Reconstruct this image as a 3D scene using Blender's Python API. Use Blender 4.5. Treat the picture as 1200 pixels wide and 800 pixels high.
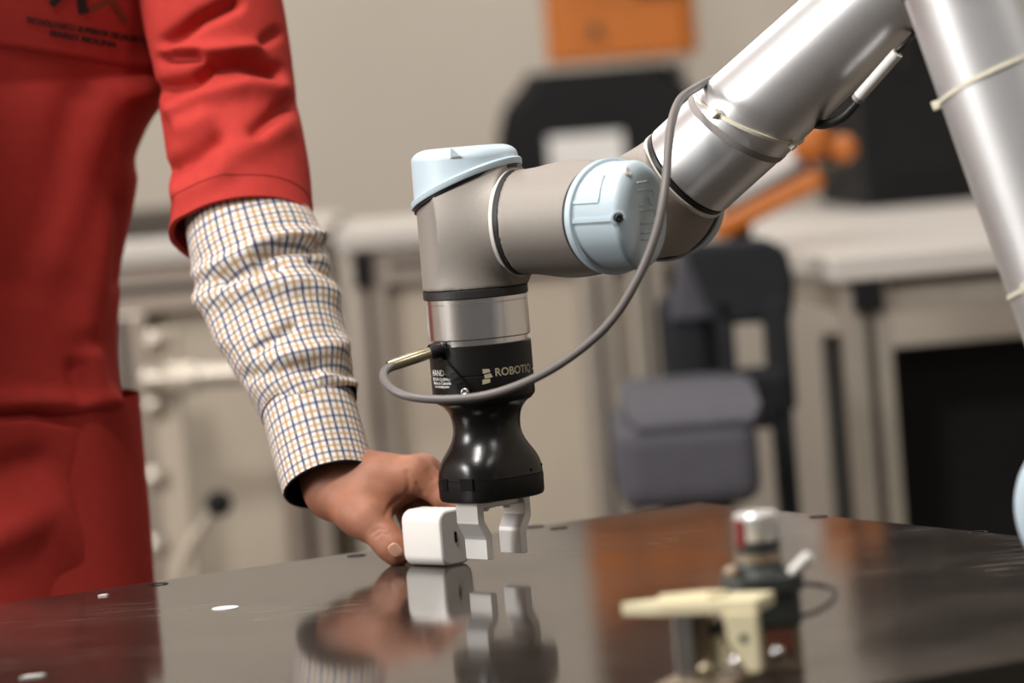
import bpy, bmesh, math, random
import numpy as np
from mathutils import Vector, Matrix
from mathutils.bvhtree import BVHTree

for o in list(bpy.data.objects):
    bpy.data.objects.remove(o)
SC = bpy.context.scene
COL = SC.collection

# ------------------------------------------------------------------ camera
# world: table top is z = 0, +Y leads away from the camera, metres
F = 4500.0                      # focal length in pixels of the 1200 x 800 frame (135 mm on 36 mm)
HC = 0.342                      # eye height above the table top
PITCH = math.radians(3.72)
ROLL = math.radians(4.7)
_cp, _sp, _cr, _sr = math.cos(PITCH), math.sin(PITCH), math.cos(ROLL), math.sin(ROLL)
_V = Vector((0, _sp, _cp)); _X = Vector((1, 0, 0))
C_RIGHT = _X * _cr - _V * _sr
C_UP = _X * _sr + _V * _cr
C_FWD = Vector((0, _cp, -_sp))
cam_d = bpy.data.cameras.new('camera'); cam = bpy.data.objects.new('camera', cam_d); COL.objects.link(cam)
m = Matrix.Identity(4)
for i in range(3):
    m[i][0] = C_RIGHT[i]; m[i][1] = C_UP[i]; m[i][2] = -C_FWD[i]
m.translation = (0, 0, HC)
cam.matrix_world = m
cam_d.sensor_width = 36; cam_d.lens = 135; cam_d.clip_end = 60
cam_d.dof.use_dof = True; cam_d.dof.focus_distance = 2.74; cam_d.dof.aperture_fstop = 4.3
SC.camera = cam

# ------------------------------------------------------------------ world, lamps, exposure
W = bpy.data.worlds.new('room_air'); SC.world = W; W.use_nodes = True
bg = W.node_tree.nodes['Background']; bg.inputs[0].default_value = (1.0, 0.96, 0.91, 1); bg.inputs[1].default_value = 0.11

def lamp(name, loc, target, sx, sy, power, col=(1, 0.965, 0.925)):
    l = bpy.data.lights.new(name, 'AREA'); l.shape = 'RECTANGLE'; l.size = sx; l.size_y = sy
    l.energy = power; l.color = col
    o = bpy.data.objects.new(name, l); COL.objects.link(o); o.location = loc
    d = Vector(target) - Vector(loc)
    o.rotation_euler = d.to_track_quat('-Z', 'Y').to_euler()
    return o
lamp('ceiling_or_fill_lamp', (-0.15, 2.95, 2.40), (-0.15, 2.95, 0.0), 0.6, 0.6, 18)
lamp('ceiling_or_fill_lamp', (-0.80, 1.60, 2.40), (-0.4, 2.6, 0.0), 0.4, 0.4, 66)
lamp('ceiling_or_fill_lamp', (1.3, 0.7, 2.10), (0.2, 2.6, 0.0), 0.5, 0.5, 14)  # added fill lamp to lighten the charger's port face, not a known ceiling fixture
lamp('ceiling_or_fill_lamp', (-1.2, 5.6, 2.40), (-1.2, 5.6, 0.0), 1.2, 0.6, 50)
lamp('ceiling_or_fill_lamp', (1.2, 5.6, 2.40), (1.2, 5.6, 0.0), 1.2, 0.6, 34)
lamp('window_daylight', (-3.24, 1.80, 1.05), (0.0, 2.75, 0.25), 0.6, 1.3, 132, (1, .985, .965))

SC.view_settings.view_transform = 'Standard'; SC.view_settings.look = 'None'
SC.view_settings.exposure = 0.0; SC.view_settings.gamma = 1.0; SC.view_settings.use_curve_mapping = False
SC.cycles.use_denoising = True
SC.cycles.max_bounces = 7; SC.cycles.sample_clamp_indirect = 6.0; SC.cycles.caustics_reflective = False; SC.cycles.caustics_refractive = False

# ------------------------------------------------------------------ pixel <-> place
def ray(px, py):
    x = px - 600; y = 400 - py
    return C_RIGHT * x + C_UP * y + C_FWD * F
def P(px, py, d):
    q = ray(px, py); return Vector((0, 0, HC)) + q * (d / q.y)
def T(px, py, z=0.0):
    q = ray(px, py); return Vector((0, 0, HC)) + q * ((z - HC) / q.z)
def proj(v):
    w = Vector(v) - Vector((0, 0, HC)); f = w.dot(C_FWD)
    return 600 + F * w.dot(C_RIGHT) / f, 400 - F * w.dot(C_UP) / f
def proj_np(V):
    w = V - np.array([0, 0, HC]); f = w @ np.array(C_FWD)
    return 600 + F * (w @ np.array(C_RIGHT)) / f, 400 - F * (w @ np.array(C_UP)) / f
def z_on(x, y, py):                       # height on the vertical line through (x, y) that shows at row py
    a, b = -1.0, 2.0
    for _ in range(50):
        c = (a + b) / 2
        if proj((x, y, c))[1] > py: a = c
        else: b = c
    return (a + b) / 2

# ------------------------------------------------------------------ materials
MATS = {}
def mat(name, col, rough=0.5, metal=0.0, var=0.06, scale=40.0, bump=0.0, bscale=200.0, spec=0.5, coat=0.0, sss=0.0, aniso=0.0, sheen=0.0):
    if name in MATS: return MATS[name]
    M = bpy.data.materials.new(name); M.use_nodes = True; MATS[name] = M
    nt = M.node_tree; N = nt.nodes; L = nt.links; b = N['Principled BSDF']
    tc = N.new('ShaderNodeTexCoord')
    n = N.new('ShaderNodeTexNoise'); n.inputs['Scale'].default_value = scale; n.inputs['Detail'].default_value = 4
    L.new(tc.outputs['Object'], n.inputs['Vector'])
    r = N.new('ShaderNodeValToRGB')
    c = np.array(col[:3]); lo = np.clip(c * (1 - var), 0, 1); hi = np.clip(c * (1 + var), 0, 1)
    r.color_ramp.elements[0].position = .3; r.color_ramp.elements[1].position = .7
    r.color_ramp.elements[0].color = (*lo, 1); r.color_ramp.elements[1].color = (*hi, 1)
    L.new(n.outputs['Fac'], r.inputs[0]); L.new(r.outputs[0], b.inputs['Base Color'])
    b.inputs['Roughness'].default_value = rough; b.inputs['Metallic'].default_value = metal
    b.inputs['Specular IOR Level'].default_value = spec
    b.inputs['Coat Weight'].default_value = coat; b.inputs['Coat Roughness'].default_value = 0.1
    if sheen: b.inputs['Sheen Weight'].default_value = sheen
    if sss:
        b.inputs['Subsurface Weight'].default_value = sss; b.inputs['Subsurface Radius'].default_value = (.012, .005, .003); b.inputs['Subsurface Scale'].default_value = 0.5
    if aniso: b.inputs['Anisotropic'].default_value = aniso
    if bump:
        n2 = N.new('ShaderNodeTexNoise'); n2.inputs['Scale'].default_value = bscale; n2.inputs['Detail'].default_value = 3
        L.new(tc.outputs['Object'], n2.inputs['Vector'])
        bp = N.new('ShaderNodeBump'); bp.inputs['Strength'].default_value = bump; bp.inputs['Distance'].default_value = 0.001
        L.new(n2.outputs['Fac'], bp.inputs['Height']); L.new(bp.outputs[0], b.inputs['Normal'])
    return M
def s2l(*c):
    return tuple(((v / 255) / 12.92 if v / 255 <= .04045 else ((v / 255 + .055) / 1.055) ** 2.4) for v in c)

# ------------------------------------------------------------------ objects
ORIGIN = {}
def tag(o, label=None, cat=None, group=None, kind=None):
    if label: o['label'] = label
    if cat: o['category'] = cat
    if group: o['group'] = group
    if kind: o['kind'] = kind
    return o
def thing(name, loc, label, cat, group=None):
    o = bpy.data.objects.new(name, None); COL.objects.link(o); o.location = loc; o.empty_display_size = .05
    ORIGIN[o.name] = Vector(loc)
    return tag(o, label, cat, group)
def mesh(name, V, Fc, m, parent=None, smooth=False, origin=None, uv=None, autosmooth=None):
    """one mesh object; V in world metres"""
    V = np.asarray([tuple(v) for v in V], float) if not isinstance(V, np.ndarray) else V
    if parent is not None: org = ORIGIN[parent.name]
    else:
        org = Vector(origin) if origin is not None else Vector(((V[:, 0].min() + V[:, 0].max()) / 2, (V[:, 1].min() + V[:, 1].max()) / 2, V[:, 2].min()))
    me = bpy.data.meshes.new(name)
    me.from_pydata((V - np.array(org)).tolist(), [], [tuple(int(i) for i in f) for f in Fc])
    if uv is not None:
        ul = me.uv_layers.new(name='UVMap')
        li = np.zeros(len(me.loops), np.int32); me.loops.foreach_get('vertex_index', li)
        ul.data.foreach_set('uv', np.asarray(uv, np.float32)[li].ravel())
    me.materials.append(MATS[m] if isinstance(m, str) else m)
    bmm = bmesh.new(); bmm.from_mesh(me); bmesh.ops.recalc_face_normals(bmm, faces=bmm.faces); bmm.to_mesh(me); bmm.free()
    if smooth or autosmooth:
        me.polygons.foreach_set('use_smooth', [True] * len(me.polygons))
    if autosmooth: me.set_sharp_from_angle(angle=math.radians(autosmooth))
    o = bpy.data.objects.new(name, me); COL.objects.link(o)
    ORIGIN[o.name] = Vector(org)
    if parent is not None: o.parent = parent
    else: o.location = org
    return o
def frame(z, x=None):
    z = Vector(z).normalized()
    if x is None: x = Vector((1, 0, 0)) if abs(z.x) < .8 else Vector((0, 1, 0))
    x = Vector(x); x = (x - z * x.dot(z)).normalized()
    return x, z.cross(x), z
def join(*parts):
    V = []; Fc = []
    for v, f in parts:
        k = len(V); V += [tuple(q) for q in v]; Fc += [tuple(i + k for i in g) for g in f]
    return V, Fc
def lathe(o, axis, prof, n=48, x=None, cap=True):
    """prof: (radius, height) pairs along axis"""
    X, Y, Z = frame(axis, x); o = Vector(o); V = []; Fc = []
    for r, h in prof:
        for i in range(n):
            a = 2 * math.pi * i / n
            V.append(o + Z * h + (X * math.cos(a) + Y * math.sin(a)) * r)
    for j in range(len(prof) - 1):
        for i in range(n):
            k = (i + 1) % n
            Fc.append((j * n + i, j * n + k, (j + 1) * n + k, (j + 1) * n + i))
    if cap:
        Fc.append(tuple(range(n))[::-1]); Fc.append(tuple(range((len(prof) - 1) * n, len(prof) * n)))
    return V, Fc
def cyl(a, b, r, r2=None, n=32, bev=0.0):
    a = Vector(a); b = Vector(b); L = (b - a).length; r2 = r if r2 is None else r2
    pr = [(r, 0), (r2, L)] if not bev else [(r - bev, 0), (r, bev), (r2, L - bev), (r2 - bev, L)]
    return lathe(a, b - a, pr, n)
def ring(o, axis, r0, r1, w, n=48, x=None):
    """band round an axis, square section"""
    X, Y, Z = frame(axis, x); o = Vector(o); V = []; Fc = []
    pr = [(r0, -w / 2), (r1 - .0003, -w / 2), (r1, -w / 2 + .0003), (r1, w / 2 - .0003), (r1 - .0003, w / 2), (r0, w / 2)]
    V, Fc = lathe(o, Z, pr, n, X, cap=False)
    m_ = len(pr) - 1
    for i in range(n):
        k = (i + 1) % n; Fc.append((m_ * n + i, m_ * n + k, k, i))
    return V, Fc
def spline(pts, n):
    """Catmull-Rom through pts (any dimension), n samples per span"""
    A = np.array([tuple(p) for p in pts], float)
    A = np.vstack([2 * A[0] - A[1], A, 2 * A[-1] - A[-2]]); out = []
    for i in range(1, len(A) - 2):
        for t in np.linspace(0, 1, n, endpoint=False):
            p0, p1, p2, p3 = A[i - 1], A[i], A[i + 1], A[i + 2]
            out.append(.5 * ((2 * p1) + (-p0 + p2) * t + (2 * p0 - 5 * p1 + 4 * p2 - p3) * t * t + (-p0 + 3 * p1 - 3 * p2 + p3) * t ** 3))
    out.append(A[-2]); return np.array(out)
def frames_along(path):
    t = np.gradient(path, axis=0); t /= np.linalg.norm(t, axis=1)[:, None]
    up = np.array([0, 0, 1.]) if abs(t[0][2]) < .9 else np.array([1., 0, 0])
    x = up - t[0] * (up @ t[0]); x /= np.linalg.norm(x); fr = []
    for k in range(len(path)):
        x = x - t[k] * (x @ t[k]); x /= np.linalg.norm(x); fr.append((x.copy(), np.cross(t[k], x), t[k]))
    return fr
def tube(pts, r, n=12, span=8, cap=True):
    pts = [tuple(p) for p in pts]; path = spline(pts, span); fr = frames_along(path)
    rr = np.full(len(path), r) if np.isscalar(r) else np.interp(np.linspace(0, 1, len(path)), np.linspace(0, 1, len(r)), r)
    V = []; Fc = []
    for k in range(len(path)):
        for i in range(n):
            a = 2 * math.pi * i / n; V.append(path[k] + (fr[k][0] * math.cos(a) + fr[k][1] * math.sin(a)) * rr[k])
    for k in range(len(path) - 1):
        for i in range(n):
            j = (i + 1) % n; Fc.append((k * n + i, k * n + j, (k + 1) * n + j, (k + 1) * n + i))
    if cap:
        Fc.append(tuple(range(n))[::-1]); Fc.append(tuple(range((len(path) - 1) * n, len(path) * n)))
    return V, Fc
def box(c, sx, sy, sz, X=(1, 0, 0), Y=None, Z=(0, 0, 1), bev=0.0, seg=2):
    """box centred at c, axes X, Z"""
    X = Vector(X).normalized(); Z = Vector(Z).normalized(); Yv = Z.cross(X).normalized() if Y is None else Vector(Y).normalized()
    bm = bmesh.new(); bmesh.ops.create_cube(bm, size=1.0)
    for v in bm.verts: v.co = Vector((v.co.x * sx, v.co.y * sy, v.co.z * sz))
    if bev: bmesh.ops.bevel(bm, geom=list(bm.edges), offset=bev, segments=seg, profile=.5, affect='EDGES')
    c = Vector(c); bm.verts.ensure_lookup_table()
    V = [c + X * v.co.x + Yv * v.co.y + Z * v.co.z for v in bm.verts]
    for i, v in enumerate(bm.verts): v.index = i
    Fc = [tuple(v.index for v in f.verts) for f in bm.faces]; bm.free(); return V, Fc
def prism(poly, o, X, Y, Z, z0, z1, bev=0.0):
    """extrude polygon (x, y) of plane o+X,Y from z0 to z1 along Z"""
    X, Y, Z, o = Vector(X), Vector(Y), Vector(Z), Vector(o)
    bm = bmesh.new(); vs = [bm.verts.new((x, y, z0)) for x, y in poly]; f = bm.faces.new(vs)
    e = bmesh.ops.extrude_face_region(bm, geom=[f])
    for v in e['geom']:
        if isinstance(v, bmesh.types.BMVert): v.co.z = z1
    if bev: bmesh.ops.bevel(bm, geom=list(bm.edges), offset=bev, segments=2, profile=.5, affect='EDGES')
    for i, v in enumerate(bm.verts): v.index = i
    V = [o + X * v.co.x + Y * v.co.y + Z * v.co.z for v in bm.verts]
    Fc = [tuple(v.index for v in f.verts) for f in bm.faces]; bm.free(); return V, Fc
def loft(rows, cap=True):
    n = len(rows[0]); V = [p for r in rows for p in r]; Fc = []
    for k in range(len(rows) - 1):
        for i in range(n):
            j = (i + 1) % n; Fc.append((k * n + i, k * n + j, (k + 1) * n + j, (k + 1) * n + i))
    if cap:
        Fc.append(tuple(range(n))[::-1]); Fc.append(tuple(range((len(rows) - 1) * n, len(rows) * n)))
    return V, Fc
def text_mesh(s, size, bold=0.0, ext=0.0):
    """flat letters as (V (n,3), faces), starting at x = 0 on the baseline"""
    c = bpy.data.curves.new('t', 'FONT'); c.body = s; c.size = size; c.offset = bold; c.extrude = ext; c.resolution_u = 3
    o = bpy.data.objects.new('t', c); COL.objects.link(o)
    dg = bpy.context.evaluated_depsgraph_get(); me = o.evaluated_get(dg).to_mesh()
    V = np.array([tuple(v.co) for v in me.vertices]); Fc = [tuple(p.vertices) for p in me.polygons]
    o.evaluated_get(dg).to_mesh_clear(); bpy.data.objects.remove(o); bpy.data.curves.remove(c); return V, Fc

# implicit surfaces (smooth unions of rounded shapes, meshed with surface nets)
def smin(a, b, k):
    h = np.clip(.5 + .5 * (b - a) / k, 0, 1); return b + (a - b) * h - k * h * (1 - h)
def cone_sd(Q, a, b, ra, rb):
    a = np.array(a); b = np.array(b); ab = b - a
    t = np.clip(((Q - a) @ ab) / (ab @ ab), 0, 1)
    return np.linalg.norm(Q - a - t[..., None] * ab, axis=-1) - (ra + (rb - ra) * t)
def ell_sd(Q, c, r, R=None):
    q = Q - np.array(c)
    if R is not None: q = q @ np.array(R).T
    k = np.linalg.norm(q / np.array(r), axis=-1); return (k - 1) * min(r)
def surfnets(f, lo, hi, h):
    lo = np.array(lo); hi = np.array(hi); n = np.ceil((hi - lo) / h).astype(int) + 1
    ax = [lo[i] + h * np.arange(n[i]) for i in range(3)]
    val = np.empty(tuple(n))
    for i in range(n[0]):
        Q = np.stack(np.meshgrid([ax[0][i]], ax[1], ax[2], indexing='ij'), -1)[0]; val[i] = f(Q)
    S = val < 0
    acc = np.zeros(tuple(n - 1) + (3,)); cnt = np.zeros(tuple(n - 1))
    cn = [(a, b, c) for a in (0, 1) for b in (0, 1) for c in (0, 1)]
    sl = lambda c: tuple(slice(c[i], n[i] - 1 + c[i]) for i in range(3))
    for p in cn:
        for d in range(3):
            if p[d]: continue
            q = list(p); q[d] = 1
            va, vb = val[sl(p)], val[sl(q)]; x = (va < 0) != (vb < 0)
            t = np.where(x, va / np.where(x, va - vb, 1), 0)
            for k in range(3): acc[..., k] += np.where(x, p[k] + (t if k == d else 0), 0)
            cnt += x
    act = cnt > 0; idx = -np.ones(act.shape, int); idx[act] = np.arange(act.sum())
    I = np.argwhere(act); V = lo + h * (I + acc[act] / cnt[act][:, None]); Fc = []
    for d in range(3):
        a, b = (d + 1) % 3, (d + 2) % 3
        s0 = [slice(None)] * 3; s1 = [slice(None)] * 3; s0[d] = slice(0, n[d] - 1); s1[d] = slice(1, n[d])
        X = np.argwhere(S[tuple(s0)] != S[tuple(s1)])
        X = X[(X[:, a] > 0) & (X[:, b] > 0) & (X[:, a] < n[a] - 1) & (X[:, b] < n[b] - 1)]
        ea = np.zeros(3, int); ea[a] = 1; eb = np.zeros(3, int); eb[b] = 1
        q = [idx[tuple((X - ea * i - eb * j).T)] for i, j in ((1, 1), (0, 1), (0, 0), (1, 0))]
        q = np.stack(q, 1); fl = S[tuple(X.T)]; q[fl] = q[fl][:, ::-1]; Fc += q[(q >= 0).all(1)].tolist()
    return V, Fc

# ================================================================== the room
mat('wall_paint', s2l(190, 181, 169), .8, var=.03, scale=1.5, bump=.05, bscale=120)
mat('floor_vinyl', s2l(120, 112, 102), .4, var=.1, scale=3)
mat('ceiling_white', s2l(215, 210, 200), .9, var=.02)
FZ = -0.80
def plane(name, a, b, c, d, m): return tag(mesh(name, [a, b, c, d], [(0, 1, 2, 3)], m, origin=a), kind='structure')
def slab(name, x0, x1, y0, y1, z0, z1, m):
    return tag(mesh(name, *box(((x0 + x1) / 2, (y0 + y1) / 2, (z0 + z1) / 2), x1 - x0, y1 - y0, z1 - z0), m), kind='structure')
slab('floor', -3.3, 3.3, -1.5, 7.3, FZ - .1, FZ, 'floor_vinyl')
slab('wall_back', -3.3, 3.3, 7.2, 7.3, FZ, 2.5, 'wall_paint')
slab('wall_left', -3.4, -3.3, -1.5, 7.3, FZ, 2.5, 'wall_paint')
mat('frame_white', s2l(225, 222, 216), .5)
def window_frame():
    w = tag(mesh('window_1', *box((-3.29, 1.80, 1.05), .012, .64, 1.34), 'ceiling_white'), kind='structure')
    for y, z, sy, sz in ((1.80, 1.75, .76, .06), (1.80, .35, .76, .06), (1.45, 1.05, .06, 1.34), (2.15, 1.05, .06, 1.34)):
        mesh('window_frame', *box((-3.27, y, z), .05, sy, sz, bev=.004), 'frame_white', w)
window_frame()
slab('wall_right', 3.3, 3.4, -1.5, 7.3, FZ, 2.5, 'wall_paint')
slab('ceiling', -3.4, 3.4, -1.5, 7.3, 2.5, 2.6, 'ceiling_white')

# ================================================================== the work table
def table_material():
    M = bpy.data.materials.new('table_laminate'); M.use_nodes = True; MATS['table_laminate'] = M
    nt = M.node_tree; N = nt.nodes; L = nt.links; b = N['Principled BSDF']
    tc = N.new('ShaderNodeTexCoord')
    mp = N.new('ShaderNodeMapping'); L.new(tc.outputs['Object'], mp.inputs[0])
    n1 = N.new('ShaderNodeTexNoise'); n1.inputs['Scale'].default_value = 9; n1.inputs['Detail'].default_value = 6; L.new(mp.outputs[0], n1.inputs[0])
    cr = N.new('ShaderNodeValToRGB'); cr.color_ramp.elements[0].color = (.022, .017, .014, 1); cr.color_ramp.elements[1].color = (.040, .032, .027, 1)
    cr.color_ramp.elements[0].position = .35; cr.color_ramp.elements[1].position = .7
    L.new(n1.outputs[0], cr.inputs[0])
    # fine scratches: stretched noise in two directions
    tot = None
    for ang, sc in ((0.9, (14, 420, 1)), (-.35, (10, 380, 1)), (0.2, (30, 700, 1))):
        mm = N.new('ShaderNodeMapping'); mm.inputs['Rotation'].default_value = (0, 0, ang); mm.inputs['Scale'].default_value = sc
        L.new(tc.outputs['Object'], mm.inputs[0])
        ns = N.new('ShaderNodeTexNoise'); ns.inputs['Scale'].default_value = 1; ns.inputs['Detail'].default_value = 2; L.new(mm.outputs[0], ns.inputs[0])
        rs = N.new('ShaderNodeValToRGB'); rs.color_ramp.elements[0].position = .63; rs.color_ramp.elements[1].position = .74; L.new(ns.outputs[0], rs.inputs[0])
        if tot is None: tot = rs.outputs[0]
        else:
            ad = N.new('ShaderNodeMath'); ad.operation = 'MAXIMUM'; L.new(tot, ad.inputs[0]); L.new(rs.outputs[0], ad.inputs[1]); tot = ad.outputs[0]
    np_ = N.new('ShaderNodeTexNoise'); np_.inputs['Scale'].default_value = 5; np_.inputs['Detail'].default_value = 3; L.new(tc.outputs['Object'], np_.inputs[0])
    rp = N.new('ShaderNodeValToRGB'); rp.color_ramp.elements[0].position = .5; rp.color_ramp.elements[1].position = .68; L.new(np_.outputs[0], rp.inputs[0])
    ml = N.new('ShaderNodeMath'); ml.operation = 'MULTIPLY'; L.new(tot, ml.inputs[0]); L.new(rp.outputs[0], ml.inputs[1])
    mx = N.new('ShaderNodeMix'); mx.data_type = 'RGBA'; mx.inputs[7].default_value = (.30, .27, .24, 1)
    L.new(ml.outputs[0], mx.inputs[0]); L.new(cr.outputs[0], mx.inputs[6]); L.new(mx.outputs[2], b.inputs['Base Color'])
    rr = N.new('ShaderNodeMapRange'); rr.inputs[3].default_value = .06; rr.inputs[4].default_value = .11
    L.new(n1.outputs[0], rr.inputs[0])
    ra = N.new('ShaderNodeMath'); ra.operation = 'MULTIPLY_ADD'; ra.inputs[1].default_value = .3; L.new(ml.outputs[0], ra.inputs[0]); L.new(rr.outputs[0], ra.inputs[2])
    L.new(ra.outputs[0], b.inputs['Roughness'])
    b.inputs['Specular IOR Level'].default_value = .36
    n3 = N.new('ShaderNodeTexNoise'); n3.inputs['Scale'].default_value = 14; n3.inputs['Detail'].default_value = 2; L.new(tc.outputs['Object'], n3.inputs[0])
    bp = N.new('ShaderNodeBump'); bp.inputs['Strength'].default_value = .05; bp.inputs['Distance'].default_value = .002; L.new(n3.outputs[0], bp.inputs['Height']); L.new(bp.outputs[0], b.inputs['Normal'])
table_material()
mat('table_edge', (.012, .011, .010), .35)
mat('dark_steel', (.05, .047, .043), .35, .9)
mat('hole_black', (.005, .005, .005), .6, spec=.1)
mat('steel', (.62, .60, .57), .28, 1.0)
K = T(820, 588.5); K.z = 0
U = (K - T(0, 707)); U.z = 0; U.normalize()
Vv = Vector((U.y, -U.x, 0))
TL = 1.55; TW = (T(1120, 785) - K).dot(Vv)
tcen = K - U * TL / 2 + Vv * TW / 2
work_table = thing('work_table', (tcen.x, tcen.y, FZ), 'dark brown glossy scratched work table under the robot gripper', 'table')
mesh('tabletop', *box(tcen + Vector((0, 0, -.0150)), TL, TW, .030, U, bev=.0012), 'table_laminate', work_table)
for a, b_, L_, dx in ((0, 1, TL, 0), (0, -1, TL, 0), (1, 0, TW, 0), (-1, 0, TW, 0)):
    c = tcen + U * a * (TL / 2 + .0010) + Vv * b_ * (TW / 2 + .0010) + Vector((0, 0, -.0160))
    mesh('edge_band', *(box(c, L_, .0016, .027, U) if b_ else box(c, .0016, L_, .027, U)), 'table_edge', work_table)
for a in (-1, 1):
    for b_ in (-1, 1):
        c = tcen + U * a * (TL / 2 - .06) + Vv * b_ * (TW / 2 - .06)
        mesh('leg', *box((c.x, c.y, (FZ - .03) / 2), .05, .05, -FZ - .03, U, bev=.003), 'dark_steel', work_table)
for b_ in (-1, 1):
    c = tcen + Vv * b_ * (TW / 2 - .06); mesh('apron', *box((c.x, c.y, -.062), TL - .17, .03, .06, U), 'dark_steel', work_table)
for px, py in ((418, 651), (627, 617), (959, 605.5), (1146, 623.5), (186, 684.5), (655, 619)):
    q = T(px, py); q.z = 0
    sc = mesh('screw', *lathe(q, (0, 0, 1), [(.0075, -.004), (.0075, .0002), (.0066, .0005), (.0050, .0003), (.0048, -.0015), (.0002, -.0016)], 24), 'hole_black', work_table, smooth=False)

# ================================================================== the robot arm
mat('housing_grey', s2l(150, 143, 136), .56, .30, var=.05, scale=900, bump=.10, bscale=1800)
mat('lid_blue', s2l(186, 203, 213), .46, 0, var=.015, spec=.5)
mat('tube_alu', s2l(226, 226, 228), .40, .85, var=.02, scale=60)
mat('seal_black', (.015, .014, .014), .5)
mat('seal_white', s2l(225, 222, 215), .45)
mat('polished_alu', s2l(232, 230, 230), .24, 1.0, var=.02, scale=20)
mat('tie_cream', s2l(232, 226, 205), .4)
mat('cable_grey', s2l(112, 106, 104), .45, var=.04)
mat('cable_black', (.012, .012, .012), .45)
mat('grey_tape', s2l(140, 134, 132), .5)
mat('label_white', s2l(225, 223, 220), .5)

DG = 2.73                                        # gripper axis distance
GA = P(562, 400, DG)                             # a point on the vertical tool axis
GX, GY = GA.x, GA.y
def gz(py): return z_on(GX, GY, py)
YAW = math.radians(29)
MB = Vector((math.cos(YAW), -math.sin(YAW), 0))  # wrist axis, right and towards the camera
CB = Vector((math.sin(YAW), math.cos(YAW), 0))   # away from the camera
UP = Vector((0, 0, 1))
FD = (MB * math.cos(math.radians(35.2)) + UP * math.sin(math.radians(35.2))).normalized()
R = 0.0372
OA = Vector((GX, GY, gz(264)))
OB = OA + MB * .0855
OC = OB + CB * .113
EL = OC + FD * .374
E2 = EL - CB * .160
UD = (MB * .277 - UP * .96).normalized()
SH = E2 + UD * .425
BS = SH + CB * .138                              # base axis

robot = thing('jointed_robot', (BS.x, BS.y, FZ), 'silver grey articulated robot arm with pale blue joint caps', 'robot arm')

def housing(O, M, S, out, br, r=R, name='joint_housing', lid=True, zlo=.012, zhi=.042, top=.056, h=.0014):
    """L-shaped joint: drum along M (output end at -out), stub along S up to br; oblique pale lid on the +M end"""
    O = Vector(O); X, Y, Z = frame(M, S)
    rot = np.array([tuple(X), tuple(Y), tuple(Z)])
    amp = (zhi - zlo) / 2; mid = (zhi + zlo) / 2
    def f(Q):
        x, y, z = Q[..., 0], Q[..., 1], Q[..., 2]
        rad = np.hypot(x, y) - r
        d1 = np.maximum(rad, -out - z); d1 = np.maximum(d1, (z - (mid + amp * x / r) - .002) * .9)
        d2 = np.maximum(np.hypot(y, z) - r, x - br); d2 = np.maximum(d2, -x)
        d = smin(d1, d2, .016)
        d = np.maximum(d, -out - z); d = np.maximum(d, x - br)
        return d
    V, Fc = surfnets(f, (-r - .006, -r - .006, -out - .004), (br + .005, r + .006, max(zhi, r) + .012), h * r / .0372)
    W_ = V @ rot + np.array(O)
    hs = mesh(name, W_, Fc, 'housing_grey', robot, smooth=True)
    if lid:
        n = 96; rows = []; gas = []
        prof = [(r + .0004, 0, None), (r + .0030, 0.0, None), (r + .0034, .0008, None), (r + .0034, .0042, None), (r + .0026, .0050, None), (r + .0012, .0052, None), (r + .0010, .0062, None)]
        fr_ = .013
        for rad, dz, _ in prof:
            rows.append([O + X * rad * math.cos(a) + Y * rad * math.sin(a) + Z * (mid + amp * math.cos(a) + dz) for a in np.linspace(0, 2 * math.pi, n, endpoint=False)])
        for k in range(9):
            t = k / 8 * math.pi / 2; rad = r + .0008 - fr_ + fr_ * math.cos(t); zz = top - fr_ * .62 + fr_ * .62 * math.sin(t)
            rows.append([O + X * rad * math.cos(a) + Y * rad * math.sin(a) + Z * max(zz, mid + amp * math.cos(a) + .0064) for a in np.linspace(0, 2 * math.pi, n, endpoint=False)])
        rows.append([O + X * .002 * math.cos(a) + Y * .002 * math.sin(a) + Z * top for a in np.linspace(0, 2 * math.pi, n, endpoint=False)])
        l = mesh('joint_lid', *loft(rows), 'lid_blue', robot, autosmooth=38)
        for rad, dz in ((r - .001, -.0026), (r + .0016, -.0026), (r + .0016, .0004), (r - .001, .0004)):
            gas.append([O + X * rad * math.cos(a) + Y * rad * math.sin(a) + Z * (mid + amp * math.cos(a) + dz) for a in np.linspace(0, 2 * math.pi, n, endpoint=False)])
        mesh('lid_seal', *loft(gas, cap=False), 'seal_black', robot, smooth=True)
        return hs, l, (X, Y, Z)
    return hs, None, (X, Y, Z)
def seam(o, axis, r=R):
    mesh('white_seal', *ring(Vector(o) - axis * .0018, axis, r - .006, r + .0010, .0030, 64), 'seal_white', robot, smooth=False)
    mesh('black_seal', *ring(Vector(o) + axis * .0016, axis, r - .006, r + .0002, .0036, 64), 'seal_black', robot, smooth=False)

OUT_A = OA.z - gz(336)
hA, lidA, frA = housing(OA, UP, MB, OUT_A, .038)
seam(OA + MB * .0395, MB)
hB, lidB, frB = housing(OB, MB, CB, .0855 - .0428, .038)
seam(OB + CB * .0405, CB)
hC, lidC, frC = housing(OC, CB, FD, .113 - .0430, .038)
# tool flange seal under the last wrist housing
mesh('black_seal', *ring((GX, GY, gz(341.5)), UP, R - .006, R + .0003, gz(337) - gz(346.5), 64), 'seal_black', robot)
# forearm: white and black seal, collar, tube
seam(OC + FD * .0392, FD, R)
RF = .0383
mesh('forearm_collar', *lathe(OC + FD * .0438, FD, [(R - .002, 0), (RF - .001, 0), (RF, .001), (RF, .0625)], 72), 'tube_alu', robot, autosmooth=40)
mesh('forearm_tube', *lathe(OC + FD * .1064, FD, [(RF, 0), (RF * .90, .215)], 72), 'tube_alu', robot, autosmooth=40)
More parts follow.
